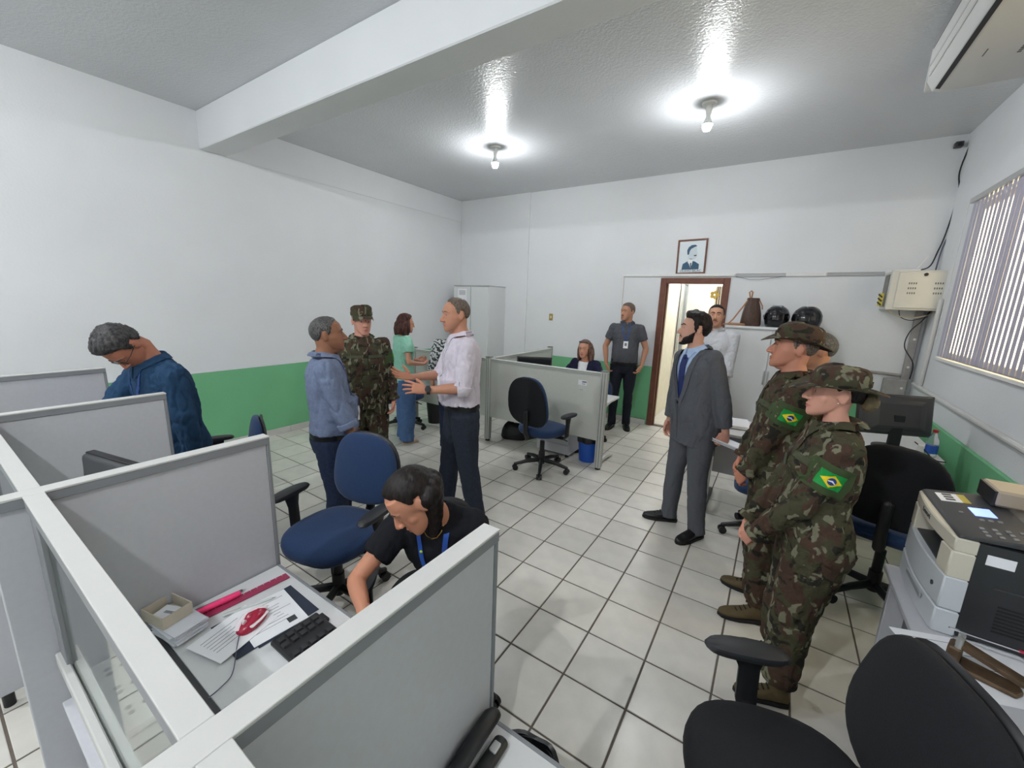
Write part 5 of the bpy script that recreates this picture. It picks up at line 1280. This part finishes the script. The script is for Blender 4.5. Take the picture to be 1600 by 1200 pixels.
    def lanyard(s, m, bx=0, bz=1.16, nx=.055, badge=True, bw=.062, bh=.095):
        s.ribbon('lanyard', m, [(-nx, 1.47), (-nx*.75, 1.38), (bx-.006, bz+.06)], .016, .005); s.ribbon('lanyard', m, [(nx, 1.47), (nx*.75, 1.38), (bx+.006, bz+.06)], .016, .005)
        if badge:
            p, r = s.TPf(bz); b = s.patch('id_badge', M_paper, s.proj(bx, bz, 0), r @ Vector((0, -1, 0)), r @ Vector((1, 0, 0)), r @ Vector((0, 0, 1)), [(-bw/2, -bh/2), (bw/2, -bh/2), (bw/2, bh/2), (-bw/2, bh/2)], .007, s.t)
            s.patch('badge_print', M_ink, s.proj(bx, bz, 0), r @ Vector((0, -1, 0)), r @ Vector((1, 0, 0)), r @ Vector((0, 0, 1)), [(-bw*.25, -bh*.15), (bw*.25, -bh*.15), (bw*.25, bh*.25), (-bw*.25, bh*.25)], .009, b)
        return s
    def placket(s, m, z0, z1, nb=6, bm=None, x=0):
        s.ribbon('placket', m, [(x, z1), (x, (z0+z1)/2), (x, z0)], .03, .003, s.topo)
        for k in range(nb):
            z = z1-.03-(z1-z0-.06)*k/max(1, nb-1); q = s.proj(x, z, .003); p, r = s.TPf(z)
            MB().cyl(q, .0055, .004, 10, r @ Vector((0, 1, 0))).build('button', bm or M_paper, s.topo)
        return s
    def hat(s, kind, m, m2, tilt=0, z=.045, brim=.062):
        M = s.headM() @ Matrix.Translation((0, -.012, z)) @ Matrix.Rotation(R_(tilt), 4, 'X')
        A = np.linspace(0, 2*math.pi, 49)[:-1]
        if kind == 'boonie':
            rr = []
            for zz, a, b in ((-.008, .087, .113), (.02, .087, .113), (.045, .085, .110), (.064, .079, .103), (.076, .064, .086), (.083, .04, .055), (.085, .004, .006)): rr.append([((a+.003*math.sin(5*q+zz*60))*math.cos(q), (b+.003*math.sin(4*q))*math.sin(q), zz+(.005*math.sin(3*q)+.004*math.sin(2*q+1))*(zz > .03)) for q in A])
            h = MB().rings(rr).xform(M).build('hat', m, s.t, smooth=60)
            rr = []
            for u, sg in ((0, 0), (.3, 0), (.6, 0), (.85, 0), (1, 0), (1, 1), (.85, 1), (.6, 1), (.3, 1), (0, 1)):
                ring = []
                for q in A:
                    fr = math.sin(q); sd = abs(math.cos(q)); dz = -.012*u-.016*u*u*abs(fr)+.040*u*u*sd*sd*(.7+.3*math.sin(2*q+1))+.008*u*math.sin(3*q+.5)
                    w = brim*(1+.12*max(0, fr)); rad = 1+0*u
                    ring.append(((.086+w*u)*math.cos(q), (.112+w*u)*math.sin(q), -.006+dz-.004*sg))
                rr.append(ring)
            MB().rings(rr, closed=True).xform(M).build('brim', m, h, smooth=60)
            rr = []
            for zz, o in ((.004, .001), (.004, .003), (.026, .003), (.026, .001)): rr.append([((.086+o)*math.cos(q), (.112+o)*math.sin(q), zz+.002*math.sin(10*q)) for q in A])
            MB().rings(rr, closed=True).xform(M).build('hat_band', m2, h, smooth=60)
        else:
            rr = []
            for zz, a, b in ((-.012, .083, .108), (.02, .085, .110), (.05, .086, .111), (.062, .083, .107), (.070, .07, .092), (.072, .03, .04), (.072, .003, .004)): rr.append([(a*math.cos(q), b*math.sin(q)-.004*(zz > .05), zz+.010*math.sin(q)*(zz > .04)+.003*math.sin(4*q)) for q in A])
            h = MB().rings(rr).xform(M).build('cap', m, s.t, smooth=60)
            rr = []
            for u, dz in ((0, 0), (.5, -.006), (1, -.024), (1, -.027), (.5, -.009), (0, -.004)):
                rr.append([((.084+.004*u)*math.cos(q), .104*math.sin(q)+u*.068*math.sin(q)**1.2, -.010+dz-.02*u*math.cos(q)**2) for q in np.linspace(R_(14), R_(166), 19)])
            n = 19; V = [p for r_ in rr for p in r_]; F = []
            for i in range(6):
                for k in range(n-1): a, b = i*n, ((i+1) % 6)*n; F.append((a+k, a+k+1, b+k+1, b+k))
            mb = MB(); mb.add(V, F); mb.xform(M).build('visor', m, h, smooth=60)
            rr = []
            for zz, o in ((-.008, .001), (-.008, .004), (.022, .004), (.022, .001)): rr.append([((.0845+o)*math.cos(q), (.1095+o)*math.sin(q), zz) for q in A])
            MB().rings(rr, closed=True).xform(M).build('cap_band', m2, h, smooth=60)
        return s
    def flag(s, side, base_m, w=.095, f=.42, out=None):
        """sleeve patch with flag on the upper arm"""
        a = s.arms[side]; up = (a['A']-a['E']).normalized(); sd = -1 if side == 'l' else 1
        d = Vector(out or (-sd, .0, 0)); d = (d-up*d.dot(up)).normalized(); right = up.cross(-d) if True else None
        c = a['A'].lerp(a['E'], f)
        rect = lambda W, H: [(-W/2, -H/2), (W/2, -H/2), (W/2, H/2), (-W/2, H/2)]
        p = s.patch('sleeve_patch', base_m, c, d, right, up, [(-w*.78, -w*.62), (w*.78, -w*.62), (w*.82, .0), (w*.7, w*.62), (-w*.7, w*.62), (-w*.82, 0)], .008)
        g = s.patch('flag_field', mat('flag_green', srgb(0, 150, 62), .6), c, d, right, up, rect(w*.92, w*.66), .011)
        s.patch('flag_rhombus', mat('flag_yellow', srgb(244, 214, 20), .6), c, d, right, up, [(-w*.40, 0), (0, -w*.27), (w*.40, 0), (0, w*.27)], .0130, g)
        s.patch('flag_globe', mat('flag_blue', srgb(28, 54, 130), .6), c, d, right, up, [(w*.155*math.cos(q), w*.155*math.sin(q)) for q in np.linspace(0, 2*math.pi, 17)[:-1]], .0150, g, 2)
        s.patch('flag_banner', M_paper, c, d, right, up, [(-w*.145, .01*w), (0, .055*w), (w*.14, -.04*w), (w*.13, -.075*w), (0, .015*w), (-w*.15, -.03*w)], .0170, g, 3)
        return s
    def uniform_bits(s, m, tm, name=True):
        """chest pockets, name tapes and rank tab of the combat jacket"""
        p, r = s.TPf(1.28); fw, rt, up = r @ Vector((0, -1, 0)), r @ Vector((1, 0, 0)), r @ Vector((0, 0, 1))
        for sx in (-1, 1):
            o = s.proj(sx*.085, 1.235, 0); pk = s.patch('chest_pocket', m, o, fw, rt, up, [(-.058, -.07), (.058, -.07), (.058, .06), (-.058, .06)], .006)
            s.patch('pocket_flap', m, s.proj(sx*.085, 1.285, 0), fw, rt, up, [(-.062, -.022), (0, -.032), (.062, -.022), (.062, .02), (-.062, .02)], .010, pk)
            s.patch('name_tape', tm, s.proj(sx*.085, 1.325, 0), fw, rt, up, [(-.06, -.012), (.06, -.012), (.06, .012), (-.06, .012)], .006)
        s.ribbon('placket', m, [(0, 1.44), (0, 1.15), (0, .90)], .045, .005, s.topo)
        for q in (-1, 1): MB().box(s.proj(q*.001, 1.28, .012), (.034, .006, .05)).build('rank_tab', tm, s.topo, bevel=.002) if q == 1 else None
        return s
def attr_free_skin(s):
    c = s.skin; return mat('foot_skin_%d' % int(c[0]*1000), c, .55)
HB = hair_mat('black_hair', srgb(18, 14, 13), srgb(38, 30, 28)); HG = hair_mat('grey_black_hair', srgb(52, 51, 52), srgb(104, 102, 100), 130)
HBR = hair_mat('brown_curly_hair', srgb(48, 26, 22), srgb(84, 50, 42), 40); HGB = hair_mat('grey_brown_crop', srgb(82, 70, 62), srgb(126, 112, 102), 110)
HBL = hair_mat('highlighted_hair', srgb(74, 50, 44), srgb(132, 106, 92), 50); HR = hair_mat('reddish_brown_hair', srgb(62, 38, 34), srgb(96, 62, 54), 50)
def cloth(name, c, var=.10, vs=45, rough=.85, b=.35, bs=26): return mat(name, srgb(*c), rough, spec=.25, var=var, vscale=vs, bump=b, bscale=bs, detail=3)
M_leath = mat('black_leather', srgb(18, 18, 20), .28, bump=.15, bscale=60); M_blt = mat('belt_leather', srgb(28, 26, 27), .4)
M_sole = mat('dark_sole', srgb(24, 22, 22), .7)
M_lany = mat('blue_lanyard', srgb(44, 74, 138), .6, var=.3, vscale=60, detail=1)
M_jean = cloth('dark_denim', (40, 50, 74), .18, 60)

# --- lilac shirted man, gesturing
p = Person('man in pale lilac shirt and dark jeans gesturing with both hands', (-1.95, 2.30), 142, 1.76, 'm', 1.05, .045, 2, 0, 0, 0, skin=(196, 142, 116), head=(10, 2, 0), fine=.004)
p.arm('l', (-.19, .29, 1.13), (-.35, -.6, -.8), (.10, .95, .22), (.85, -.1, -.45), curl=16, splay=9, thumb=50).arm('r', (.10, .36, 1.17), (.4, -.5, -.9), (-.05, 1, .22), (-.6, -.1, .75), curl=16, splay=9, thumb=55)
p.leg('r', (.12, .10), -12).leg('l', (-.13, -.10), 8).head_geo(1.04, 1.1, .35, 1.0, .25).build_body().brows(HGB)
p.hair(HGB, .010, .005, 52, 34, -4, 16, -30, .002)
LIL = cloth('lilac_cotton', (218, 210, 222), .05, 40); p.top(LIL, .985, 1.12, .020, ease=.024, wr=.009, wide=1.03, cuff=.14, hang=1.0); p.collar(LIL, .066).placket(LIL, 1.03, 1.42, 5)
p.pants(cloth('charcoal_denim', (44, 50, 62), .16, 60), 1.03, .05, .018, 1.1); p.belt(M_blt, .968, .015); p.shoes(mat('brown_leather', srgb(52, 40, 38), .4), M_sole)
p.ribbon('lanyard', M_paper, [(-.055, 1.46), (-.04, 1.33), (-.02, 1.19)], .010, .005); p.ribbon('lanyard', M_paper, [(.055, 1.46), (.03, 1.33), (-.012, 1.19)], .010, .005)
P_ = p.TPf(1.15)[1]; p.patch('id_badge', M_paper, p.proj(-.016, 1.14, 0), P_ @ Vector((0, -1, 0)), P_ @ Vector((1, 0, 0)), P_ @ Vector((0, 0, 1)), [(-.03, -.045), (.03, -.045), (.03, .045), (-.03, .045)], .007, p.t)
a = p.arms['l']; w = np.array(a['E'].lerp(a['W'], .93)); ax = unit(np.array(a['W']-a['E']))
MB().tube([w-ax*.011, w+ax*.011], .032, n=18, round_ends=False).build('wristwatch', M_black, p.t)
ft = perp(ax, (-1, -.2, .4)); MB().cyl(w+ft*.033, .021, .012, 20, ft).build('watch_face', mat('watch_glass', srgb(14, 15, 20), .1), p.t)

# --- man in chambray shirt
p = Person('grey-haired man in blue grey chambray shirt and lanyard, hand by the blue chair', (-2.42, 1.50), -32, 1.61, 'm', 1.10, .075, 0, 0, skin=(150, 104, 80), head=(0, -4, 0), fine=.004)
p.arm('r', (.25, .16, .82), (.5, -.9, 0), (-.1, .75, -.65), (-.9, .1, .2), curl=30).arm('l', (-.24, .12, .80), (-.5, -.8, 0), (0, .5, -.8), (.9, .1, 0), curl=30)
p.leg('r', (.11, 0), -10).leg('l', (-.11, .06), 10).head_geo(1.06, 1.15, .5, 1.05, .3).build_body().brows(HG).hair(HG, .007, .006, 50, 34, -8, 15, -32, .0015)
CH = cloth('chambray', (112, 124, 150), .12, 60); p.top(CH, .955, 1.52, .020, ease=.022, wr=.008, wide=1.02, cuff=.16, hang=1.0).collar(CH, .066); p.placket(CH, 1.0, 1.42, 5)
p.pants(M_jean, 1.01, .05, .016, 1.05); p.belt(M_blt, .938, .015); p.shoes(M_leath, M_sole); p.lanyard(M_lany, .0, 1.06)

# --- soldier with patrol cap
CAM = camo_mat('camo_uniform', 0); CAM2 = camo_mat('camo_uniform_b', 4.2, .92); CAM3 = camo_mat('camo_uniform_c', 8.9, 1.0); TAPE = mat('olive_tape', srgb(74, 78, 56), .8); OLV = mat('olive_velcro', srgb(62, 78, 44), .9)
SUEDE = mat('brown_suede', srgb(96, 82, 54), .85, var=.12, vscale=40); TEE = cloth('green_tee', (52, 66, 46))
def soldier(p, cam, flagside='l', hatk='boonie', tilt=0, z=.045, boots=True, flagout=None, brim=.062):
    p.top(cam, .83, 1.97, .024, .035, .024, 'jacket', .011, wide=1.03, cuff=.10); p.collar(cam, .068, lap=.07); p.uniform_bits(cam, TAPE)
    p.pants(cam, 1.0, .11, .030, 1.15, wr=.010, hemr=.068); p.shoes(SUEDE, M_sole, .22)
    if hatk: p.hat(hatk, cam, cam, tilt, z, brim)
    p.flag(flagside, OLV, out=flagout)
    return p
p = Person('soldier in camouflage uniform and patrol cap standing behind the chambray man', (-2.99, 2.20), 243, 1.655, 'm', 1.06, .02, 0, 0, skin=(206, 150, 130), head=(8, 2, 0), fine=.004)
p.arm('r', (.26, .02, .80), (.6, -.8, 0), (-.1, .2, -1), (-.9, 0, 0)).arm('l', (-.25, .06, .80), (-.6, -.8, 0), (.1, .3, -1), (.9, 0, 0))
p.leg('r', (.12, .0), -12).leg('l', (-.12, .02), 12).head_geo(1.0, 1.05, .1).build_body().brows(HGB).hair(HGB, .004, .004, 52, 30, -10, 14, -28, .001)
soldier(p, CAM, 'l', 'cap', 4, .060)
MB().ell(p.proj(0, 1.455, -.03), (.05, .03, .04)).build('undershirt', TEE, p.t, smooth=180)

# --- woman in green
p = Person('woman with curly brown hair in mint green top and wide jeans', (-3.70, 3.28), -22, 1.56, 'f', 1.04, .02, 2, 0, skin=(206, 150, 126), head=(-8, 2, 0))
p.arm('r', (.14, .20, .98), (.5, -.8, -.5), (-.6, .7, 0), (-.6, 0, .5)).arm('l', (-.10, .22, 1.0), (-.4, -.6, -.6), (.4, .9, 0), (.6, 0, .5))
p.leg('r', (.085, .0), -6).leg('l', (-.085, .03), 6).head_geo().build_body().brows(HBR, .0025).glasses(mat('thin_gold', srgb(150, 120, 80), .3, metal=.8))
ex = []
for k in range(14):
    q = R_(75+210*k/13); x, y = math.sin(q), math.cos(q); ex.append(([(x*.055, y*.07-.01, .06), (x*.088, y*.10-.015, -.01), (x*.095+.006*math.sin(k*3), y*.108-.015, -.07), (x*.092+.01*math.sin(k*2), y*.105-.018, -.125+.01*math.sin(k*5))], [.026, .030, .030, .022]))
p.hair(HBR, .020, .014, 42, 24, -10, -6, -40, .006, extra=ex)
MINT = cloth('mint_cotton', (150, 206, 184), .06, 40); p.top(MINT, .86, .55, .018, .02, .024, 'blouse', .007)
p.pants(cloth('blue_denim', (82, 112, 156), .12, 60), .98, .04, .030, 1.5, wr=.009, hemr=.098); p.shoes(None, mat('beige_sole', srgb(206, 184, 160), .6), sandal=mat('beige_strap', srgb(222, 200, 178), .5)); p.lanyard(M_lany, .02, 1.14)

# --- patterned shirt person, mostly hidden
p = Person('person in black and white patterned shirt standing mostly hidden behind the lilac man', (-2.99, 3.39), 41, 1.56, 'm', 1.12, .02, skin=(190, 140, 115))
p.arm('l', (-.24, .05, .80), (-.7, -.7, -.1), (.1, .2, -1), (.9, 0, 0)).arm('r', (.2, .03, .78), (.5, -.7, 0), (-.1, .2, -1), (-.6, 0, .3))
p.leg('r', (.1, 0)).leg('l', (-.1, .05)).head_geo().build_body().brows(HB).hair(HB, .012, .008)
def pattern_mat():
    m = mat('patterned_cotton', srgb(196, 200, 202), .85); nt = m.node_tree; b = nt.nodes['Principled BSDF']; tc = nt.nodes.new('ShaderNodeTexCoord')
    w = nt.nodes.new('ShaderNodeTexWave'); w.inputs['Scale'].default_value = 9; w.inputs['Distortion'].default_value = 7; w.inputs['Detail Scale'].default_value = 3; w.wave_type = 'BANDS'; w.bands_direction = 'DIAGONAL'
    r = nt.nodes.new('ShaderNodeValToRGB'); r.color_ramp.interpolation = 'CONSTANT'; r.color_ramp.elements[0].color = srgb(52, 58, 62); r.color_ramp.elements[1].color = srgb(196, 200, 202); r.color_ramp.elements[1].position = .5
    nt.links.new(tc.outputs['Object'], w.inputs['Vector']); nt.links.new(w.outputs[0], r.inputs[0]); nt.links.new(r.outputs[0], b.inputs['Base Color']); return m
p.top(pattern_mat(), .86, 1.5, .016, .02, .02, wr=.006).pants(M_jean, 1.0); p.shoes(M_leath, M_sole)

# --- man in grey polo
p = Person('man in dark grey polo shirt with lanyard, hands in pockets by the door', (-1.77, 5.62), 194, 1.78, 'm', .98, .03, 0, 0, skin=(188, 138, 112), head=(-38, 0, 0))
p.arm('r', (.24, .05, .93), (.9, -.6, 0), (-.3, .3, -.9), (-.9, -.1, 0), curl=40).arm('l', (-.24, .05, .93), (-.9, -.6, 0), (.3, .3, -.9), (.9, -.1, 0), curl=40)
p.leg('r', (.10, .04), -15).leg('l', (-.10, -.02), 12).head_geo(1.02, 1.05, .2, 1, .3).build_body().brows(HGB).hair(HGB, .016, .007, 44, 30, -8, 15, -32, .003)
PO = cloth('grey_pique', (82, 84, 90), .08, 60); p.top(PO, .95, .60, .014, 0, .016, 'polo_shirt', .006).collar(cloth('polo_collar', (70, 78, 92)), .064); p.placket(PO, 1.32, 1.44, 2, M_black)
p.pants(cloth('dark_jeans', (30, 34, 44), .15, 60), 1.01, .05, .010, .95); p.belt(M_blt, .934, .013); p.shoes(M_leath, M_sole); p.lanyard(M_lany, -.01, 1.20)

# --- woman in navy jacket, seated
p = Person('seated woman with sunglasses in her hair and navy jacket over white top', (-1.95, 4.72), 178, 1.60, 'f', 1.05, .02, 8, 2, sit=.48, skin=(200, 146, 122), head=(2, -8, 0))
p.arm('r', (.19, .33, .80), (.6, -.5, -.4), (-.2, 1, 0), (0, 0, -1)).arm('l', (-.19, .33, .80), (-.6, -.5, -.4), (.2, 1, 0), (0, 0, -1))
p.leg('r', (.12, .28), -5, (0, 1, .6)).leg('l', (-.12, .28), 5, (0, 1, .6)).head_geo(lipcol=(170, 84, 84)).build_body().brows(HBL, .0022)
ex = []
for sx in (-1, 1):
    for k in range(4): ex.append(([(sx*.055, .02-.03*k, .06), (sx*.080, .005-.03*k, -.01), (sx*.083, -.005-.03*k, -.08), (sx*.088, -.01-.028*k, -.15)], [.02, .02, .022, .014]))
for k in range(3): ex.append(([(-.03+.03*k, -.09, .04), (-.03+.03*k, -.105, -.05), (-.03+.03*k, -.105, -.15)], [.03, .03, .02]))
p.hair(HBL, .012, .010, 44, 30, 0, -2, -40, .003, extra=ex)
NAV = cloth('navy_knit', (30, 32, 58), .1); WHT = cloth('white_tee', (232, 234, 238), .04)
mb = MB(); p.torso(mb, .96, 1.46, .006); p.topo = p.garment('white_top', mb, WHT, .009, .003)
def vcut(v):
    q = p.TPf(1.30)[1].inverted() @ (Vector(v)-p.TPf(1.30)[0]); return q.y > .02 and abs(q.x) < .052+.1*max(0, q.z)
p.top(NAV, .93, 1.95, .020, .02, .018, 'jacket', .006, cut=vcut); p.pants(M_jean, 1.0); p.shoes(M_leath, M_sole); p.ribbon('lanyard', M_lany, [(-.05, 1.45), (-.03, 1.3), (-.008, 1.18)], .014, .006); p.ribbon('lanyard', M_lany, [(.05, 1.45), (.03, 1.3), (.008, 1.18)], .014, .006)
mb = MB()
for sx in (-1, 1): mb.ell((sx*.034, .062, .098), (.026, .010, .018), R=Matrix.Rotation(R_(-50), 3, 'X'))
mb.tube([(-.012, .067, .1), (.012, .067, .1)], .003); mb.tube([(-.058, .05, .09), (-.085, -.02, .05)], .0025); mb.tube([(.058, .05, .09), (.085, -.02, .05)], .0025)
mb.xform(p.headM()).build('sunglasses', mat('grey_lens', srgb(90, 98, 108), .12), p.t)

# --- bending man in blue shirt
p = Person('man in dark blue shirt and glasses bending over a cubicle desk', (-2.93, .85), 185, 1.61, 'm', 1.08, .03, 11, 3, skin=(176, 116, 92), head=(14, 54, 4), fine=.004)
p.arm('l', (-.21, .03, .77), (-.5, -.55, 0), (.1, .35, -.9), (.9, 0, 0)).arm('r', (.20, .42, .86), (.6, -.4, 0), (0, .8, -.6), (0, 0, -1))
p.leg('r', (.11, .02), -5).leg('l', (-.11, -.03), 5).head_geo(1.02, 1.05, .2, 1, .35).build_body().brows(HG).glasses(mat('black_frame', srgb(30, 30, 36), .3))
p.hair(hair_mat('salt_pepper_hair', srgb(38, 38, 40), srgb(80, 78, 78), 60), .030, .010, 40, 26, -10, 14, -34, .006, quiff=.008)
DB = cloth('dark_blue_cotton', (36, 66, 96), .16, 40); p.top(DB, .90, 1.90, .020, .02, .022, wr=.010, cuff=.12, neck=1.50).collar(DB, .066); p.pants(M_jean, 1.0); p.shoes(M_leath, M_sole); p.lanyard(M_lany, 0, 1.2)

# --- seated woman in black T-shirt, nearest
p = Person('seated woman with dark ponytail in black T-shirt and blue lanyard at the near desk', (-1.02, 1.14), 205, 1.60, 'f', .96, 0, 20, 8, sit=.42, skin=(200, 140, 112), head=(-58, 14, 4), fine=.0035)
p.arm('r', (.12, .48, .80), (.9, -.3, -.6), (.1, 1, -.35), (0, -.3, -1), curl=25).arm('l', (-.05, .33, .76), (-.25, -.3, -1), (.1, 1, -.2), (0, 0, -1))
p.leg('r', (.12, .42), -5, (0, 1, .6)).leg('l', (-.12, .42), 5, (0, 1, .6)).head_geo(lipcol=(172, 92, 86)).build_body().brows(HB, .0025)
ex = [p.fall(q, .20, .07, r0=.034, r1=.018) for q in ((-.066, -.042, -.005), (-.06, -.07, .0), (-.035, -.09, .01), (0, -.1, .01), (.035, -.09, .01), (.06, -.07, 0))]
p.hair(HB, .012, .009, 44, 34, 6, 16, -36, .0015, extra=ex)
BT = cloth('black_tee', (24, 25, 31), .12); p.top(BT, .93, .62, .012, .01, .018, 't_shirt', .006)
LB = mat('royal_blue_lanyard', srgb(40, 84, 170), .5)
l1 = p.ribbon('lanyard', LB, [(-.06, 1.46), (-.045, 1.34), (-.005, 1.14)], .020, .006); l2 = p.ribbon('lanyard', LB, [(.06, 1.46), (.045, 1.34), (.005, 1.14)], .020, .006)
for (x, z) in ((.047, 1.38), (.034, 1.29), (.018, 1.2), (-.047, 1.38), (-.034, 1.29), (-.018, 1.2)):
    MB().ell(p.proj(x, z, .0065), (.006, .003, .006)).build('printed_emblem', mat('emblem_green', srgb(168, 196, 60), .5), l2 if x > 0 else l1)
p.ribbon('necklace', mat('gold', srgb(210, 170, 96), .25, metal=1), [(-.045, 1.475), (-.02, 1.445), (0, 1.437), (.02, 1.445), (.045, 1.475)], .003, .004)
p.pants(M_jean, 1.0); p.shoes(M_leath, M_sole)

# --- suited man
p = Person('bearded man in charcoal suit and navy tie holding folded papers', (-.44, 3.25), 135, 1.71, 'm', 1.02, .02, 3, 2, 0, 7, skin=(206, 158, 138), head=(-22, -10, -2), fine=.004)
p.arm('l', (-.26, -.10, .79), (-.6, -.6, 0), (.05, .05, -1), (.9, -.2, 0), curl=55).arm('r', (.255, .05, .79), (.6, -.7, 0), (-.05, .1, -1), (-.9, 0, 0), curl=35)
p.leg('r', (.135, .03), -25).leg('l', (-.14, -.03), 14).head_geo(.98, 1.0, 0, 1, .2).build_body().brows(HB, .0042).hair(HB, .026, .012, 42, 30, -26, 14, -38, .005, quiff=.010).beard(HB, .007)
SH = cloth('pale_blue_shirt', (178, 200, 232), .04); mb = MB(); p.torso(mb, .95, 1.475, .008); p.topo = p.garment('shirt', mb, SH, .008, .002); p.rebvh(); p.collar(SH, .064, lap=.05)
TIE = mat('navy_tie', srgb(26, 42, 104), .5, var=.25, vscale=140, detail=0)
p.ribbon('necktie', TIE, [(0, 1.435), (0, 1.25), (0, 1.02)], .066, .012, th=.004); MB().ell(p.proj(0, 1.437, .012), (.023, .013, .020)).build('tie_knot', TIE, p.t, smooth=180)
SU = cloth('charcoal_wool', (92, 94, 100), .06, 80, b=.15)
def suitcut(v):
    z = p.TPf(1.25)[1].inverted() @ (Vector(v)-p.TPf(1.13)[0]); return z.y > -.01 and 0 < z.z < .45 and abs(z.x) < min(.096, .008+.27*z.z)
p.top(SU, .76, 1.88, .024, .045, .020, 'suit_jacket', .0045, cut=suitcut, neck=1.485, vox=.007, wide=1.03)
for sx in (-1, 1): p.ribbon('lapel', SU, [(sx*.108, 1.455), (sx*.100, 1.40), (sx*.080, 1.31), (sx*.050, 1.21), (sx*.016, 1.105)], .058, .008, p.topo, .004)
p.collar(SU, .074, 0, p.topo, .030, (186, 168))
p.ribbon('jacket_closure', SU, [(.004, 1.11), (.010, .98), (.02, .80)], .008, .004, p.topo)
MB().cyl(p.proj(.0, 1.09, .006), .009, .005, 12, p.TPf(1.1)[1] @ Vector((0, 1, 0))).build('button', M_black, p.topo)
for sx in (-1, 1): p.ribbon('pocket_flap', SU, [(sx*.07, .935), (sx*.15, .945)], .035, .006, p.topo)
p.pants(SU, 1.02, .045, .016, 1.0, wr=.004); p.shoes(M_leath, M_sole)
a = p.arms['l']; c = np.array(a['W'])+np.array(a['d'])*.085
t = thing('folded_papers', 'white folded papers held in the suited man hand', 'paper', (0, 0, 0)); Mw = Matrix.Translation((-.44, 3.25, 0)) @ Matrix.Rotation(R_(135), 4, 'Z')
cw = Mw @ Vector(c); fw = Vector((.9, -.35, -.12)).normalized(); rt = fw.cross(Vector((0, 0, 1))).normalized(); upv = rt.cross(fw)
for j in range(2):
    mb = MB(); rr = []
    for u in np.linspace(-.06, .17, 6): rr.append([np.array(cw+fw*u+rt*(v*.05)+upv*((.02+.012*j)*(v*v)-.012+.006*j+sg*.001)) for sg, vs_ in ((1, np.linspace(-1, 1, 7)), (-1, np.linspace(1, -1, 7))) for v in vs_])
    mb.rings(rr).build('sheet', M_paper, t, smooth=60)

# --- man in pale grey shirt in the doorway
p = Person('man in pale grey button shirt standing in front of the doorway', (-.60, 5.05), 172, 1.79, 'm', 1.08, .04, 0, 0, skin=(196, 148, 122), head=(12, -4, 0))
p.arm('l', (-.20, .14, .84), (-.8, -.6, 0), (.5, .5, -.7), (.6, -.5, 0)).arm('r', (.20, .14, .84), (.8, -.6, 0), (-.5, .5, -.7), (-.6, -.5, 0))
p.leg('r', (.11, 0), -12).leg('l', (-.11, 0), 12).head_geo(1.06, 1.05, .4, 1, .3).build_body().brows(HB, .004).moustache(HB, .003).hair(HB, .010, .004, 44, 32, -8, 16, -30, .001)
LG = cloth('light_grey_linen', (198, 200, 206), .05, 50); p.top(LG, .86, 1.55, .020, .03, .024, wr=.008, cuff=.12).collar(LG, .066); p.placket(LG, .90, 1.42, 6); p.pants(cloth('dark_trousers', (46, 48, 54)), 1.0); p.shoes(M_leath, M_sole)

# --- soldiers on the right
p = Person('bare-headed grey-haired soldier half hidden behind the other two', (.23, 3.06), 96, 1.63, 'm', 1.02, .02, skin=(190, 138, 112), head=(4, -2, 0))
p.arm('l', (-.16, .16, .84), (-.9, -.6, 0), (.5, .4, -.7), (.5, -.6, 0)).arm('r', (.16, .16, .84), (.9, -.6, 0), (-.5, .4, -.7), (-.5, -.6, 0))
p.leg('r', (.12, 0), -10).leg('l', (-.12, 0), 10).head_geo(1, 1.05, .2).build_body().brows(HG).hair(HG, .004, .004, 56, 40, -4, 16, -28, .001)
soldier(p, CAM2, 'l', None)
p = Person('tall soldier in camouflage and floppy boonie hat looking left', (.10, 2.60), 97, 1.67, 'm', 1.08, .02, 0, 0, skin=(196, 136, 112), head=(2, -6, 0), fine=.0035)
p.arm('l', (-.13, .17, .84), (-.9, -.7, 0), (.6, .4, -.7), (.4, -.7, 0), curl=40).arm('r', (.13, .18, .82), (.9, -.7, 0), (-.6, .4, -.7), (-.4, -.7, 0), curl=40)
p.leg('r', (.12, -.02), -12).leg('l', (-.13, .0), 14).head_geo(1.04, 1.05, .1).build_body().brows(HGB).hair(HGB, .004, .004, 52, 30, -10, 14, -28, .001)
soldier(p, CAM3, 'l', 'boonie', 3, .052, flagout=(1, .1, 0), brim=.05)
p = Person('shorter woman soldier in camouflage and boonie hat with clasped hands, nearest', (.25, 2.08), 97, 1.53, 'f', 1.12, .055, 0, 0, skin=(216, 160, 140), head=(2, -2, 0), fine=.003, armk=1.16)
p.arm('l', (-.075, .235, .77), (-.9, -.8, 0), (.55, .35, -.75), (.5, -.75, .0), curl=45, splay=3).arm('r', (.055, .25, .75), (.9, -.7, 0), (-.5, .3, -.8), (-.5, -.75, 0), curl=45, splay=3)
p.leg('r', (.15, .03), -6).leg('l', (-.12, .05), 8).head_geo(lipcol=(186, 104, 100)).build_body().brows(HB, .0025)
p.hair(HB, .006, .006, 48, 34, 2, 14, -34, .001, extra=[([(0, -.085, -.0), (0, -.125, -.02)], [.035, .02])])
soldier(p, CAM, 'l', 'boonie', 0, .046, flagout=(1, .12, 0), brim=.068)
Mh = p.headM(); MB().ell((0, -.135, -.022), (.042, .034, .042)).xform(Mh).build('hair_bun', mat('bun_net', srgb(112, 100, 74), .9, bump=.6, bscale=80), p.t, smooth=180)
h = p.hbvh.ray_cast(Vector((-.3, -.008, -.034)), Vector((1, 0, 0)))[0]; MB().ell(np.array(h), (.004, .004, .004)).xform(Mh).build('earring', mat('pearl', srgb(235, 225, 215), .2), p.t)
